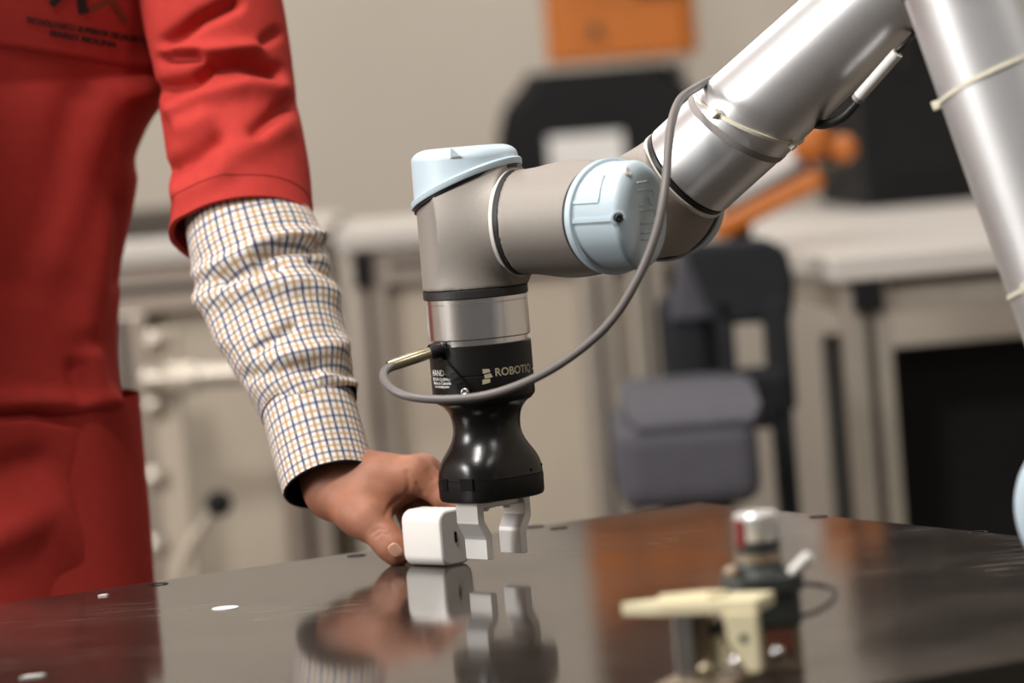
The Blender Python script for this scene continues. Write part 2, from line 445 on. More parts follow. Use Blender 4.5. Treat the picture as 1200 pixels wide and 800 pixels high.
# lid details ------------------------------------------------------
# blue lid on the tool wrist: small wedge-shaped notch
X, Y, Z = frA
pt = P(535, 181, GY - .035); d_ = Vector((pt.x - GX, pt.y - GY, 0)).normalized(); tdir = Vector((-d_.y, d_.x, 0)) * 1
if tdir.x < 0: tdir = -tdir
base = Vector((GX, GY, pt.z)) + d_ * (R + .0002)
mesh('lid_notch', *prism([(-.0045, -.0025), (.0045, -.0025), (-.0035, .0050)], base, tdir, UP, d_, -.004, .0007, bev=.0003), 'lid_blue', lidA)
mesh('notch_plug', *prism([(-.0030, -.0022), (.0040, -.0022), (.0036, -.0012), (-.0030, -.0012)], base, tdir, UP, d_, -.002, .0011), 'grey_tape', lidA)
# lid facing right-front: rib, raised panel, screw, emblem
def on_lidB(ang, z, lift=0.0):
    """point on the drum wall of lid B; ang from the camera side (-CB) upwards, z along MB"""
    rad = R + .0008 + lift
    return OB + MB * z + (-CB * math.cos(ang) + UP * math.sin(ang)) * rad
def wall_strip(a0, a1, z0, z1, t, parent, m='lid_blue', name='lid_rib', n=8):
    rows = []
    for k in range(n + 1):
        a = a0 + (a1 - a0) * k / n
        rows.append([on_lidB(a, z0, -.001), on_lidB(a, z0, t), on_lidB(a, z1, t), on_lidB(a, z1, -.001)])
    return mesh(name, *loft(rows), m, parent)
wall_strip(-.045, .03, .0175, .0475, .0012, lidB)
wall_strip(.30, .36, .0175, .0375, .0010, lidB)
wall_strip(.36, .88, .0365, .0380, .0010, lidB)
sp = on_lidB(0.0, .0500, -.0040); sd = (-CB * .75 + MB * .66).normalized()
mesh('screw_recess', *lathe(sp - sd * .003, sd, [(.0055, 0), (.0055, .0058), (.0040, .0062), (.0034, .0045)], 24), 'lid_blue', lidB, smooth=False)
mesh('lid_screw', *lathe(sp - sd * .001, sd, [(.0030, 0), (.0030, .0058), (.0022, .0068), (.0010, .0060)], 20), 'dark_steel', lidB, smooth=True)
# emblem: raised outline letters on the flat end, turned on their side
fo = OB + MB * (.0558)
def face_pt(a, b): return fo - CB * a + UP * b      # a towards the camera, b up
def stroke(pts, w=.0009):
    return tube([face_pt(*p) for p in pts], w, 6, 4)
em = join(stroke([(-.012, -.017), (.012, -.017)]), stroke([(-.012, -.0125), (.012, -.0125)]),
          stroke([(.012, -.006), (-.008, -.006), (-.012, -.003), (-.012, .000), (-.008, .003), (.012, .003)]),
          stroke([(.012, .007), (.004, .007), (-.002, .012), (-.006, .007), (-.010, .007), (-.012, .011), (-.010, .016), (-.004, .017), (.012, .017)]),
          stroke([(.012, .0225), (-.004, .0225)]))
mesh('emblem', *em, 'lid_blue', lidB, smooth=True)
mesh('lid_dimple', *lathe(on_lidB(1.02, .0500, -.0035), (MB + UP * .5).normalized(), [(.0042, 0), (.0042, .0035), (.0028, .0043), (.0004, .0030)], 20), 'seal_white', lidB, smooth=True)

# elbow and upper arm ---------------------------------------------
RU = .0455
hE, _, _ = housing(EL, -CB, -FD, .040, .062, r=.046, name='elbow_housing', zlo=.030, zhi=.075, top=.09, h=.0016)
hE2, lE2, _ = housing(E2, -CB, UD, .060, .074, r=.050, name='elbow_housing', zlo=.018, zhi=.055, top=.075, h=.0016)
mesh('black_seal', *ring(E2 + UD * .0755, UD, RU - .004, RU + .0012, .004, 64), 'seal_black', robot)
mesh('upper_arm_tube', *lathe(E2 + UD * .0775, UD, [(RU, 0), (RU, .259)], 72), 'tube_alu', robot, autosmooth=40)
hS, lS, _ = housing(SH, -CB, -UD, .070, .088, r=.052, name='shoulder_housing', zlo=.032, zhi=.080, top=.110, h=.0018)
mesh('base_housing', *lathe((BS.x, BS.y, SH.z - .16), UP, [(.075, 0), (.075, .012), (.066, .016), (.064, .09), (.058, .10), (.058, .20), (.054, .21)], 64), 'housing_grey', robot, autosmooth=40)
mesh('shoulder_link', *cyl(SH + CB * .06, BS - CB * .02, .054, n=48), 'housing_grey', robot, autosmooth=40)
mesh('pedestal', *box((BS.x, BS.y, (FZ + SH.z - .16) / 2), .18, .18, SH.z - .16 - FZ, bev=.004), 'dark_steel', robot)

# cable ties on the tubes ------------------------------------------
def tie(o, axis, r, tilt, head_dir, name='cable_tie', m='tie_cream', hw=.0013, th=.0013, tail_dir=None):
    ax = (Vector(axis) + Vector(tilt)).normalized()
    X, Y, Z = frame(ax); ln = 1.0
    # ellipse of the inclined cut through the tube
    A = Vector(axis).normalized(); V = []; Fc = []; n = 72
    Xa, Ya, _ = frame(A)
    for i in range(n):
        a = 2 * math.pi * i / n; dr = Xa * math.cos(a) + Ya * math.sin(a)
        s = -(dr * r).dot(ax) / A.dot(ax)
        for rr, w in ((r - .0015, -hw), (r + th, -hw), (r + th, hw), (r - .0015, hw)):
            V.append(Vector(o) + dr * rr + A * (s + w))
    for i in range(n):
        for k in range(4):
            j = (i + 1) % n; Fc.append((i * 4 + k, i * 4 + (k + 1) % 4, j * 4 + (k + 1) % 4, j * 4 + k))
    b = mesh(name, V, Fc, m, robot)
    if head_dir is None: return
    dr = Vector(head_dir); dr = (dr - A * dr.dot(A)).normalized(); s = -(dr * r).dot(ax) / A.dot(ax)
    h = Vector(o) + dr * (r + .0025) + A * s
    mesh('tie_head', *box(h, .0055, .0060, .0060, A.cross(dr), Z=A, bev=.0008), 'tie_cream', b)
    tl = Vector(tail_dir) if tail_dir is not None else dr; tl = (tl - A * tl.dot(A)).normalized(); s = -(tl * r).dot(ax) / A.dot(ax)
    mesh('tie_tail', *box(Vector(o) + tl * (r + .0025) + A * s, .0030, .0060, .0050, A.cross(tl), Z=A, bev=.0006), 'tie_cream', b)
U1 = Vector((-FD.z * MB.x, -FD.z * MB.y, FD.dot(MB))).normalized()   # across the forearm, up and left
U2 = U1.cross(FD) if U1.cross(FD).y < 0 else FD.cross(U1)
tie(OC + FD * .0935, FD, RF, U1 * .25, None, name='grey_band', m='grey_tape', hw=.0026, th=.0006)
tie(OC + FD * .1050, FD, RF, U1 * .46, U1 * .19 + U2, tail_dir=-U1 + U2 * .25)
su = E2 + UD * .144
tie(su, UD, RU, MB * .10, (-1, .2, .2))
tie(E2 + UD * .279, UD, RU, MB * .06, (-.9, -.7, .1))

# ================================================================== the gripper
mat('gripper_black', (.005, .0046, .0046), .26, .0, var=.1, scale=300, bump=.10, bscale=900, spec=.5)
mat('gripper_matt', (.006, .0055, .0055), .42, spec=.3)
mat('print_tan', s2l(170, 160, 135), .5)
mat('print_white', s2l(225, 225, 220), .5)
mat('finger_alu', s2l(226, 225, 222), .42, .55, var=.02, bump=.04, bscale=700)
mat('brass_pale', s2l(176, 166, 140), .30, .9, var=.05)
GYAW = math.radians(42)
NF = Vector((math.sin(GYAW), -math.cos(GYAW), 0)); GD = Vector((math.cos(GYAW), math.sin(GYAW), 0))
AX = Vector((GX, GY, 0))
def zpt(py): return AX + UP * gz(py)
gripper = thing('robot_gripper', (GX, GY, 0.012), 'black waisted robot gripper with two pale metal fingers above the white charger', 'gripper')
zb = lambda a, b: gz(a) - gz(b)
mesh('coupling', *lathe(zpt(394.5), UP, [(.0345, 0), (.0358, 0), (.0366, .0008), (.0366, zb(353, 394.5)), (.0362, zb(352.5, 394.5)), (.0362, zb(352, 394.5)), (.0368, zb(351.5, 394.5)), (.0368, zb(347, 394.5)), (.035, zb(346, 394.5))], 96), 'polished_alu', gripper, autosmooth=30)
mesh('coupling_ring', *lathe(zpt(401.5), UP, [(.0345, 0), (.0345, zb(394, 401.5))], 96), 'polished_alu', gripper, autosmooth=30)
mesh('collar', *lathe(zpt(469), UP, [(.0325, 0), (.0335, 0), (.0362, zb(464, 469)), (.0366, zb(462, 469)), (.0366, zb(437, 469)), (.0361, zb(436.4, 469)), (.0361, zb(435.4, 469)), (.0366, zb(434.8, 469)), (.0366, zb(401.5, 469)), (.0360, zb(400.8, 469)), (.033, zb(400.6, 469))], 96), 'gripper_matt', gripper, autosmooth=30)
def sec(py, a, b, e, n=64):
    z = gz(py); out = []
    for i in range(n):
        t = 2 * math.pi * i / n; c, s = math.cos(t), math.sin(t)
        out.append(AX + UP * z + GD * a * math.copysign(abs(c) ** (2 / e), c) + NF * b * math.copysign(abs(s) ** (2 / e), s))
    return out
S_ = [(469.2, .0330, .0330, 2), (473, .0300, .0295, 2), (480, .0268, .0262, 2), (488, .0252, .0244, 2), (498, .0246, .0236, 2), (507, .0250, .0238, 2.05), (516, .0268, .0250, 2.15), (524, .0296, .0266, 2.3), (532, .0325, .0282, 2.55), (540, .0345, .0293, 2.8), (548, .0353, .0300, 3.0), (556.5, .0356, .0303, 3.1)]
sp_ = spline([(a, b, c, d) for a, b, c, d in S_], 3)
body = mesh('body', *loft([sec(*r) for r in sp_]), 'gripper_black', gripper, autosmooth=40)
mesh('bottom_band', *loft([sec(p, a, b, 3.2) for p, a, b in ((557.3, .0352, .0298), (557.8, .0356, .0303), (578, .0354, .0301), (581.5, .0346, .0293), (583, .0325, .0275))]), 'gripper_matt', gripper, autosmooth=40)
mesh('band_gap', *loft([sec(p, .0345, .0292, 3.1) for p in (556, 558)]), 'seal_black', gripper)
bandv = [o for o in gripper.children if o.name.startswith('bottom_band')][0]
bvb = BVHTree.FromPolygons([tuple(v.co + ORIGIN[gripper.name]) for v in bandv.data.vertices], [tuple(p.vertices) for p in bandv.data.polygons])
for px_, w in ((522, .0055), (547, .0115)):
    h_, n_, _, _ = bvb.ray_cast(Vector((0, 0, HC)), ray(px_, 568).normalized()); n_.z = 0; n_.normalize()
    mesh('slot', *box(h_, w, .0016, .0085, Vector((-n_.y, n_.x, 0)), Z=UP, bev=.0004), 'hole_black', body)
for gx_ in (.012, .027):
    bb = BVHTree.FromPolygons([tuple(v + ORIGIN[gripper.name]) for v in [x.co for x in body.data.vertices]], [tuple(p.vertices) for p in body.data.polygons])
    q = AX + UP * gz(549 if gx_ > .02 else 552) + GD * gx_; q, n_, _, _ = bb.ray_cast(q + NF * .1, -NF)
    mesh('dimple', *cyl(q - NF * .002, q + NF * .0002, .0011, n=12), 'hole_black', body)
# finger carriage and fingers
ZT = gz(582); ZL = .0125
mesh('carriage', *box(AX + UP * (ZT - .0030), .046, .016, .0075, GD, Z=UP, bev=.001), 'finger_alu', gripper)
for s_ in (-.010, .010):
    q = AX + UP * (ZT - .0065) + GD * s_ + NF * .003
    mesh('carriage_screw', *cyl(q, q - UP * .0022, .0028, n=16, bev=.0004), 'steel', gripper)
def finger(sgn):
    k = ZT - ZL
    t = .0060; o0, o1 = .0230, .0170        # outer faces at root and tip
    prof = [(o0, .001), (o0, -k * .38), (o1 + .001, -k * .60), (o1, -k * .66), (o1, -k), (o1 - t, -k), (o1 - t, -k * .62), (o1 - t + .0005, -k * .56), (o0 - t, -k * .34), (o0 - t, -k * .10), (o0 - t - .005, -k * .02), (o0 - t - .005, .001)]
    pr = [(sgn * (x + .0025), z) for x, z in prof]
    if sgn < 0: pr = pr[::-1]
    f = mesh('finger', *prism(pr, AX + UP * ZT, GD, UP, NF, -.0115, .0115, bev=.0004), 'finger_alu', gripper)
    # softened hollow at the root of the jaw
    q = AX + UP * (ZT - k * .48) + GD * sgn * (o0 - t - .001 + .0025)
    return f
finger(-1); finger(1)
# connector strain relief, its dark clamp and clamp screw
q0 = P(508, 411.5, GY - .028); q1 = P(455, 429.5, GY - .040)
cd = (q1 - q0).normalized()
mesh('connector_collar', *lathe(q0 - cd * .006, cd, [(.0050, 0), (.0056, .004), (.0056, .008), (.0048, .009)], 24), 'gripper_matt', gripper, smooth=False)
mesh('connector', *lathe(q0 + cd * .001, cd, [(.0042, 0), (.0044, .001), (.0044, (q1 - q0).length - .003), (.0040, (q1 - q0).length - .001)], 24), 'brass_pale', gripper, autosmooth=40)
def on_collar(px, py, lift=0.0, r=.0366):
    q = ray(px, py); o = Vector((0, 0, HC)); a = q.x ** 2 + q.y ** 2; b = 2 * ((o.x - GX) * q.x + (o.y - GY) * q.y); c = (o.x - GX) ** 2 + (o.y - GY) ** 2 - r * r
    t = (-b - math.sqrt(max(b * b - 4 * a * c, 0))) / (2 * a); w = o + q * t; n = Vector((w.x - GX, w.y - GY, 0)).normalized(); return w + n * lift, n
w0, n0 = on_collar(512, 414); w1, n1 = on_collar(546, 456)
mesh('connector_strap', *loft([[w + s * (.0045) * Vector((-n.y, n.x, .0)) + n * l for s, l in ((-1, -.001), (1, -.001), (1, .0022), (-1, .0022))] for w, n in [(w0.lerp(w1, t) + (on_collar(512 + 34 * t, 414 + 42 * t)[0] - w0.lerp(w1, t)), on_collar(512 + 34 * t, 414 + 42 * t)[1]) for t in np.linspace(0, 1, 9)]]), 'gripper_black', gripper)
w, n = on_collar(546, 459)
mesh('clamp_screw', *lathe(w - n * .001, n, [(.0032, 0), (.0032, .0030), (.0024, .0042), (.0012, .0040), (.0010, .0030)], 18), 'steel', gripper, smooth=True)
for px in (521,):
    w, n = on_collar(px, 408); mesh('collar_tab', *box(w, .0006, .0008, .0075, Vector((-n.y, n.x, 0)), Z=UP), 'steel', gripper)
    w, n = on_collar(px + 2, 413); 
# printing on the collar: letters bent round the drum
def print_on_collar(s, size, px, py, m, name, bold=0.0, width=None):
    V, Fc = text_mesh(s, size, bold); w, n = on_collar(px, py)
    if width: V[:, 0] *= width / V[:, 0].max()
    az = math.atan2(w.y - GY, w.x - GX); out = []
    for x, y, _ in V:
        a = az + x / .0366; rr = .0368; out.append(Vector((GX + rr * math.cos(a), GY + rr * math.sin(a), w.z + y)))
    return mesh(name, out, Fc, m, gripper)
print_on_collar('ROBOTIQ', .0078, 580, 440.5, 'print_tan', 'brand_lettering', bold=.00018, width=.0345)
def patch(poly, m='print_tan'):
    w, n = on_collar(565, 450); az = math.atan2(w.y - GY, w.x - GX); V = []
    nn = len(poly)
    for x, y in poly:
        a = az + x / .0366; V.append(Vector((GX + .0368 * math.cos(a), GY + .0368 * math.sin(a), w.z + y)))
    mesh('brand_mark', V, [tuple(range(nn))], m, gripper)
k_ = .0012
patch([(0.9 * k_, 8.8 * k_), (4.9 * k_, 8.6 * k_), (5.4 * k_, 6.7 * k_), (1.0 * k_, 6.0 * k_)])
patch([(1.6 * k_, 5.4 * k_), (5.6 * k_, 6.0 * k_), (6.7 * k_, 3.6 * k_), (1.9 * k_, 3.0 * k_)])
patch([(0.4 * k_, 2.6 * k_), (5.0 * k_, 2.8 * k_), (4.8 * k_, 0.6 * k_), (0.2 * k_, -0.3 * k_)])
print_on_collar('HAND-E', .0062, 507.5, 440, 'print_white', 'model_lettering', bold=.0001, width=.021)
print_on_collar('Z01UN Q-00468', .0030, 508, 445.5, 'print_white', 'model_lettering', bold=.0001, width=.022)
print_on_collar('Made in Canada', .0030, 509, 450, 'print_white', 'model_lettering', bold=.0001, width=.021)
print_on_collar('at robotiq.com', .0027, 510.5, 454, 'print_white', 'model_lettering', bold=.0001, width=.017)

# ================================================================== cables
cab = [(q1 - cd * .004)] + [P(*a) for a in ((450, 437, 2.672), (455, 452, 2.655), (478, 464, 2.640), (520, 468, 2.632), (570, 463, 2.628), (620, 446, 2.622), (670, 417, 2.615), (715, 377, 2.612), (748, 325, 2.612), (769, 272, 2.615), (779, 220, 2.625), (783, 175, 2.645), (787, 143, 2.665), (797, 117, 2.690), (815, 103, 2.718), (835, 93, 2.765), (862, 88, 2.805), (900, 100, 2.815))]
gc = mesh('gripper_cable', *tube(cab, .0031, 14, 8), 'cable_grey', smooth=True)
tag(gc, 'grey cable looping from the gripper up to the robot forearm', 'cable')
sc_ = thing('sensor_cable', P(960, 146, 2.72), 'thin black cable with a white sleeve hanging under the robot forearm', 'cable')
mesh('cord', *tube([P(*a) for a in ((928, 128, 2.79), (945, 141, 2.745), (962, 146, 2.72), (985, 139, 2.70), (1003, 122, 2.69), (1020, 100, 2.68), (1044, 68, 2.665), (1062, 50, 2.665), (1082, 28, 2.69), (1098, 5, 2.71))], [.0026, .0030, .0034, .0034, .0030, .0024, .0020, .0020, .0020, .0020], 12, 6), 'cable_black', sc_, smooth=True)
mesh('white_sleeve', *cyl(P(1007, 113, 2.682), P(1052, 62, 2.662), .0042, n=24), 'label_white', sc_, smooth=False)
mesh('clear_sleeve', *cyl(P(1004, 117, 2.684), P(1022, 96, 2.676), .0044, n=24), 'grey_tape', sc_, smooth=False)

# ================================================================== the person behind the table
mat('skin', s2l(160, 106, 82), .56, 0, var=.10, scale=70, bump=.22, bscale=650, sss=.10, spec=.4)
mat('nail', s2l(188, 140, 118), .35, 0, var=.03)
mat('coverall_red', s2l(174, 56, 50), .85, 0, var=.05, scale=120, bump=.25, bscale=1400, spec=.12)
mat('print_dark', (.012, .006, .006), .8)
mat('print_brown', s2l(120, 52, 30), .8)
mat('stitch_red', s2l(150, 34, 28), .9)
mat('lining_navy', (.006, .006, .009), .8)
mat('hair_black', (.010, .008, .007), .55)
mat('eye_white', (.75, .73, .70), .3)
mat('shoe_black', (.015, .014, .014), .45)
def plaid_material():
    M = bpy.data.materials.new('shirt_check'); M.use_nodes = True; MATS['shirt_check'] = M
    nt = M.node_tree; N = nt.nodes; L = nt.links; b = N['Principled BSDF']
    uv = N.new('ShaderNodeTexCoord'); sx = N.new('ShaderNodeSeparateXYZ'); L.new(uv.outputs['UV'], sx.inputs[0])
    def stripe(sock, off, w):
        a = N.new('ShaderNodeMath'); a.operation = 'MULTIPLY_ADD'; a.inputs[1].default_value = 1 / .0106; a.inputs[2].default_value = off; L.new(sock, a.inputs[0])
        f = N.new('ShaderNodeMath'); f.operation = 'PINGPONG'; f.inputs[1].default_value = .5; L.new(a.outputs[0], f.inputs[0])
        r = N.new('ShaderNodeMapRange'); r.inputs[1].default_value = w - .025; r.inputs[2].default_value = w + .025; r.inputs[3].default_value = 1; r.inputs[4].default_value = 0; L.new(f.outputs[0], r.inputs[0])
        return r.outputs[0]
    col = None
    base = N.new('ShaderNodeRGB'); base.outputs[0].default_value = (.75, .725, .69, 1); col = base.outputs[0]
    for sock, k in ((sx.outputs[0], 1.0), (sx.outputs[1], .72)):
        for off, w, c, al in ((0, .095, (.022, .026, .11, 1), .88), (.5, .105, (.42, .23, .065, 1), .78)):
            s = stripe(sock, off, w)
            g = N.new('ShaderNodeMath'); g.operation = 'MULTIPLY'; g.inputs[1].default_value = al * k; L.new(s, g.inputs[0])
            mx = N.new('ShaderNodeMix'); mx.data_type = 'RGBA'; mx.inputs[7].default_value = c; L.new(g.outputs[0], mx.inputs[0]); L.new(col, mx.inputs[6]); col = mx.outputs[2]
    L.new(col, b.inputs['Base Color']); b.inputs['Roughness'].default_value = .85; b.inputs['Specular IOR Level'].default_value = .2
plaid_material()

PY0 = 3.15
X0 = P(-125, 300, PY0).x
person = thing('person', (X0, PY0, FZ), 'person in a red coverall over a checked shirt pressing the charger', 'person')

def pdist(x, y, poly):
    best = np.full(x.shape, 1e9)
    for (ax, ay), (bx, by) in zip(poly[:-1], poly[1:]):
        dx, dy = bx - ax, by - ay; t = np.clip(((x - ax) * dx + (y - ay) * dy) / (dx * dx + dy * dy), 0, 1)
        best = np.minimum(best, np.hypot(x - ax - t * dx, y - ay - t * dy))
    return best
def fold_disp(V, folds):
    x, y = proj_np(V); d = np.zeros(len(V))
    for poly, amp, w in folds: d += amp * np.exp(-(pdist(x, y, poly) / w) ** 2)
    return d
def sleeve(name, pts, folds, m, parent, n=128, span=14, ripple=.0012, seed=1, flat=1.0, cap=False, per=.0106, tw=0.0, inner=None):
    """pts: (px, py, d, r_mm) down the middle of the sleeve"""
    A = [(*P(a, b, c), r / 1000) for a, b, c, r in pts]
    S = spline(A, span); path, rad = S[:, :3], S[:, 3]; fr = frames_along(path)
    arc = np.concatenate([[0], np.cumsum(np.linalg.norm(np.diff(path, axis=0), axis=1))])
    rng = random.Random(seed); V = []; Nn = []; UVs = []
    rm = rad.mean(); circ = 2 * math.pi * rm; kk = max(1, round(circ / per)); circ = kk * per
    ph = [(rng.uniform(0, 6.3), rng.randint(1, 4), rng.uniform(25, 70), rng.uniform(.4, 1)) for _ in range(6)]
    for k in range(len(path)):
        for i in range(n + 1):
            a = 2 * math.pi * i / n + tw
            nn = fr[k][0] * math.cos(a) + fr[k][1] * math.sin(a)
            rr = rad[k] + sum(ripple * w_ / 3 * math.sin(p_ + q_ * a + f_ * arc[k] + .6 * math.sin(3 * a)) for p_, q_, f_, w_ in ph)
            V.append(path[k] + nn * rr); Nn.append(nn); UVs.append((circ * i / n, arc[k]))
    V = np.array(V); Nn = np.array(Nn)
    toward = np.clip(-(Nn @ np.array(C_FWD)) * 2 + .5, 0, 1)
    if folds: V += Nn * (fold_disp(V, folds) * toward)[:, None]
    # keep the closing column identical
    G = V.reshape(len(path), n + 1, 3); G[:, n] = G[:, 0]; V = G.reshape(-1, 3)
    Fc = [(k * (n + 1) + i, k * (n + 1) + i + 1, (k + 1) * (n + 1) + i + 1, (k + 1) * (n + 1) + i) for k in range(len(path) - 1) for i in range(n)]
    o = mesh(name, V, Fc, m, parent, smooth=True, uv=UVs)
    return o, V, Nn, path, fr, rad

# torso of the coverall -------------------------------------------------
cont = [(-345, -70), (-325, 20), (-295, 120), (-250, 170), (-180, 190), (-100, 196), (0, 197), (60, 195), (110, 188), (150, 170), (200, 151), (260, 144), (330, 139), (400, 136), (455, 139), (500, 138), (560, 134), (640, 127), (700, 121), (760, 118)]
rowsT = []; 
for py, px in cont:
    q = P(px, py, PY0); rowsT.append((q.z, q.x - X0, .058 if py < -320 else .085 if py < -280 else .105 if py < -200 else .124))
rowsT = spline(rowsT, 10); nT = 160; Vt = []; Nt = []
for z, hw, hd in rowsT:
    for i in range(nT):
        t = 2 * math.pi * i / nT; c, s = math.cos(t), math.sin(t); e = 2.35
        Vt.append((X0 + hw * math.copysign(abs(c) ** (2 / e), c), PY0 + hd * math.copysign(abs(s) ** (2 / e), s), z)); Nt.append((c * .8, s, 0))
Vt = np.array(Vt); Vt[:, 1] -= np.interp(Vt[:, 2], [.38, .50, .66], [0, .05, .16]); Nt = np.array(Nt); Nt /= np.linalg.norm(Nt, axis=1)[:, None]
tf = [([(0, 487), (40, 484), (75, 492), (142, 489)], -.010, 5), ([(0, 470), (60, 470), (120, 472)], .007, 12), ([(104, 420), (112, 450), (124, 470)], .010, 14), ([(86, 430), (92, 465)], -.006, 9),
      ([(-20, 640), (60, 600), (95, 660)], .010, 26), ([(104, 560), (112, 690)], -.008, 12), ([(-30, 560), (40, 540)], -.008, 20), ([(150, 215), (118, 300), (100, 380)], .008, 22), ([(134, 240), (132, 330)], -.006, 8),
      ([(60, 300), (95, 200), (140, 120)], .006, 30), ([(20, 330), (60, 240), (90, 120)], -.006, 22), ([(186, 0), (182, 60), (170, 110)], .010, 20)]
Vt += Nt * (fold_disp(Vt, tf) * (Nt[:, 1] < .2))[:, None]
Ft = [(k * nT + i, k * nT + (i + 1) % nT, (k + 1) * nT + (i + 1) % nT, (k + 1) * nT + i) for k in range(len(rowsT) - 1) for i in range(nT)]
cover = mesh('coverall', Vt, Ft, 'coverall_red', person, smooth=True)
bvhT = BVHTree.FromPolygons([tuple(v) for v in Vt], Ft)
def on_chest(px, py, lift=.0012):
    o = Vector((0, 0, HC)); d = ray(px, py).normalized(); h, n, i, dist = bvhT.ray_cast(o, d)
    return h - d * lift if h is not None else P(px, py, PY0 - .1)
def chest_band(pts, w, m, name, parent=cover, lift=.0012):
    S = spline(pts, 10); t = np.gradient(S, axis=0); t /= np.linalg.norm(t, axis=1)[:, None]; V = []; Fc = []
    for (x, y), (tx, ty) in zip(S, t): V += [on_chest(x - ty * w, y + tx * w, lift), on_chest(x + ty * w, y - tx * w, lift)]
    for k in range(len(S) - 1): Fc.append((2 * k, 2 * k + 1, 2 * k + 3, 2 * k + 2))
    return mesh(name, V, Fc, m, parent)
# breast pocket: raised cloth patch with a stitched lower edge
pk = [(-20, -40), (196, -40), (193, 86), (150, 82), (95, 73), (20, 60), (-20, 55)]
g = []; nx, ny = 44, 26; Vp = []; Fp = []
lowx = [-20, 20, 95, 150, 193]; lowy = [55, 60, 73, 82, 86]
for j in range(ny):
    for i in range(nx):
        x = -20 + 213 * i / (nx - 1); yb = np.interp(x, lowx, lowy); y = -60 + (yb + 60) * j / (ny - 1)
        lift = .0022 if 0 < i < nx - 1 and j < ny - 1 else -.001
        Vp.append(on_chest(x, y, lift))
Fp = [(j * nx + i, j * nx + i + 1, (j + 1) * nx + i + 1, (j + 1) * nx + i) for j in range(ny - 1) for i in range(nx - 1)]
mesh('breast_pocket', Vp, Fp, 'coverall_red', cover, smooth=True)
chest_band([(0, 53), (20, 55), (95, 67), (150, 76), (190, 80)], .7, 'stitch_red', 'pocket_stitching', lift=.0027)
def chest_text(s, p0, p1, name, hgt):
    V, Fc = text_mesh(s, 1.0, .045); L_ = V[:, 0].max(); a = Vector((p1[0] - p0[0], p1[1] - p0[1])); 
    nrm = Vector((a.y, -a.x)).normalized()
    out = [on_chest(p0[0] + a.x * x / L_ + nrm.x * y * hgt / .7, p0[1] + a.y * x / L_ + nrm.y * y * hgt / .7, .0032) for x, y, _ in V]
    return mesh(name, out, Fc, 'print_dark', cover)
chest_text('TECNOLOGICO SUPERIOR DE JALISCO', (30, 26), (171, 51), 'chest_lettering', 6.5)
chest_text('MARIO MOLINA', (58, 41.5), (137, 56), 'chest_lettering', 6.5)
chest_band([(105, 12), (116, 7), (128, 1), (140, -6)], 3.2, 'print_brown', 'chest_emblem', lift=.0032)
chest_band([(128, -2), (139, 12), (149, 27)], 3.6, 'print_brown', 'chest_emblem', lift=.0034)
chest_band([(98, 16), (96, 0), (100, -20)], 5.5, 'print_dark', 'chest_emblem', lift=.0032)
chest_band([(60, 6), (70, -4), (84, -16)], 4.5, 'print_dark', 'chest_emblem', lift=.0034)
# red sleeve with its folds ---------------------------------------------
rf = [([(192, 68), (232, 66)], -.014, 6), ([(192, 104), (227, 96), (247, 79), (283, 75), (322, 84)], -.015, 8), ([(198, 58), (245, 60), (300, 56)], .009, 9), ([(196, 50), (235, 22), (275, 4)], -.014, 8),
      ([(300, 155), (337, 122)], -.009, 9), ([(205, 198), (253, 163)], -.010, 9), ([(205, 128), (240, 112), (290, 100), (325, 105)], .007, 12), ([(222, 150), (240, 140)], .006, 12), ([(262, 190), (330, 150)], .005, 16),
      ([(208, 132), (212, 160), (206, 200), (212, 235), (206, 280)], .004, 8), ([(305, 52), (322, 40)], -.006, 7), ([(215, 225), (260, 205)], .004, 12)]
sl_pts = [(205, -250, 3.09, 62), (225, -130, 3.085, 62), (248, 0, 3.07, 57), (268, 120, 3.05, 54), (280, 205, 3.02, 54.5), (287, 269, 2.995, 55)]
rs, Vr, Nr, pathR, frR, radR = sleeve('sleeve', sl_pts, rf, 'coverall_red', cover, ripple=.0015, seed=4, span=40)
kk = len(pathR) - 1
def cloth_band(name, Vs, Ns, k, n, axis, w, l0, l1, m, parent):
    """thin band following row k of a cloth tube"""
    rows_ = []; A_ = Vs.reshape(-1, n + 1, 3)[k]; N_ = Ns.reshape(-1, n + 1, 3)[k]
    for i in range(n): rows_.append([A_[i] + N_[i] * l - axis * s for l, s in ((l0, -w), (l1, -w), (l1, w), (l0, w))])
    rows_.append(rows_[0]); return mesh(name, *loft(rows_, cap=False), m, parent, smooth=False)
cloth_band('sleeve_hem', Vr, Nr, kk, 128, frR[kk][2], .0012, -.0030, .0010, 'coverall_red', rs)
kk = len(pathR) - 16
cloth_band('hem_stitching', Vr, Nr, kk, 128, frR[kk][2], .0004, -.001, .0005, 'stitch_red', rs)
# checked shirt sleeve and cuff ------------------------------------------
pf = [([(305, 303), (330, 291), (384, 288)], -.008, 6), ([(300, 285), (340, 276), (380, 276)], .006, 8), ([(262, 330), (305, 314), (326, 312)], -.008, 6), ([(368, 303), (402, 334)], -.008, 6), ([(235, 320), (290, 296)], .006, 9),
      ([(240, 350), (300, 335), (360, 330), (395, 345)], .006, 13), ([(300, 408), (342, 382)], -.006, 6), ([(330, 420), (400, 405)], .005, 12), ([(290, 440), (350, 430), (410, 440)], -.004, 8), ([(380, 440), (412, 452)], .006, 9), ([(238, 345), (262, 400)], .004, 12)]
shirt, *_ = sleeve('shirt_sleeve', [(284, 220, 3.015, 44), (292, 262, 2.998, 49.0), (303, 300, 2.985, 53), (318, 350, 2.965, 51), (336, 400, 2.945, 47.5), (352, 445, 2.925, 42.5), (363, 474, 2.913, 37.0), (367, 484, 2.909, 35.0)], pf, 'shirt_check', person, ripple=.0022, seed=11, span=18, n=160)
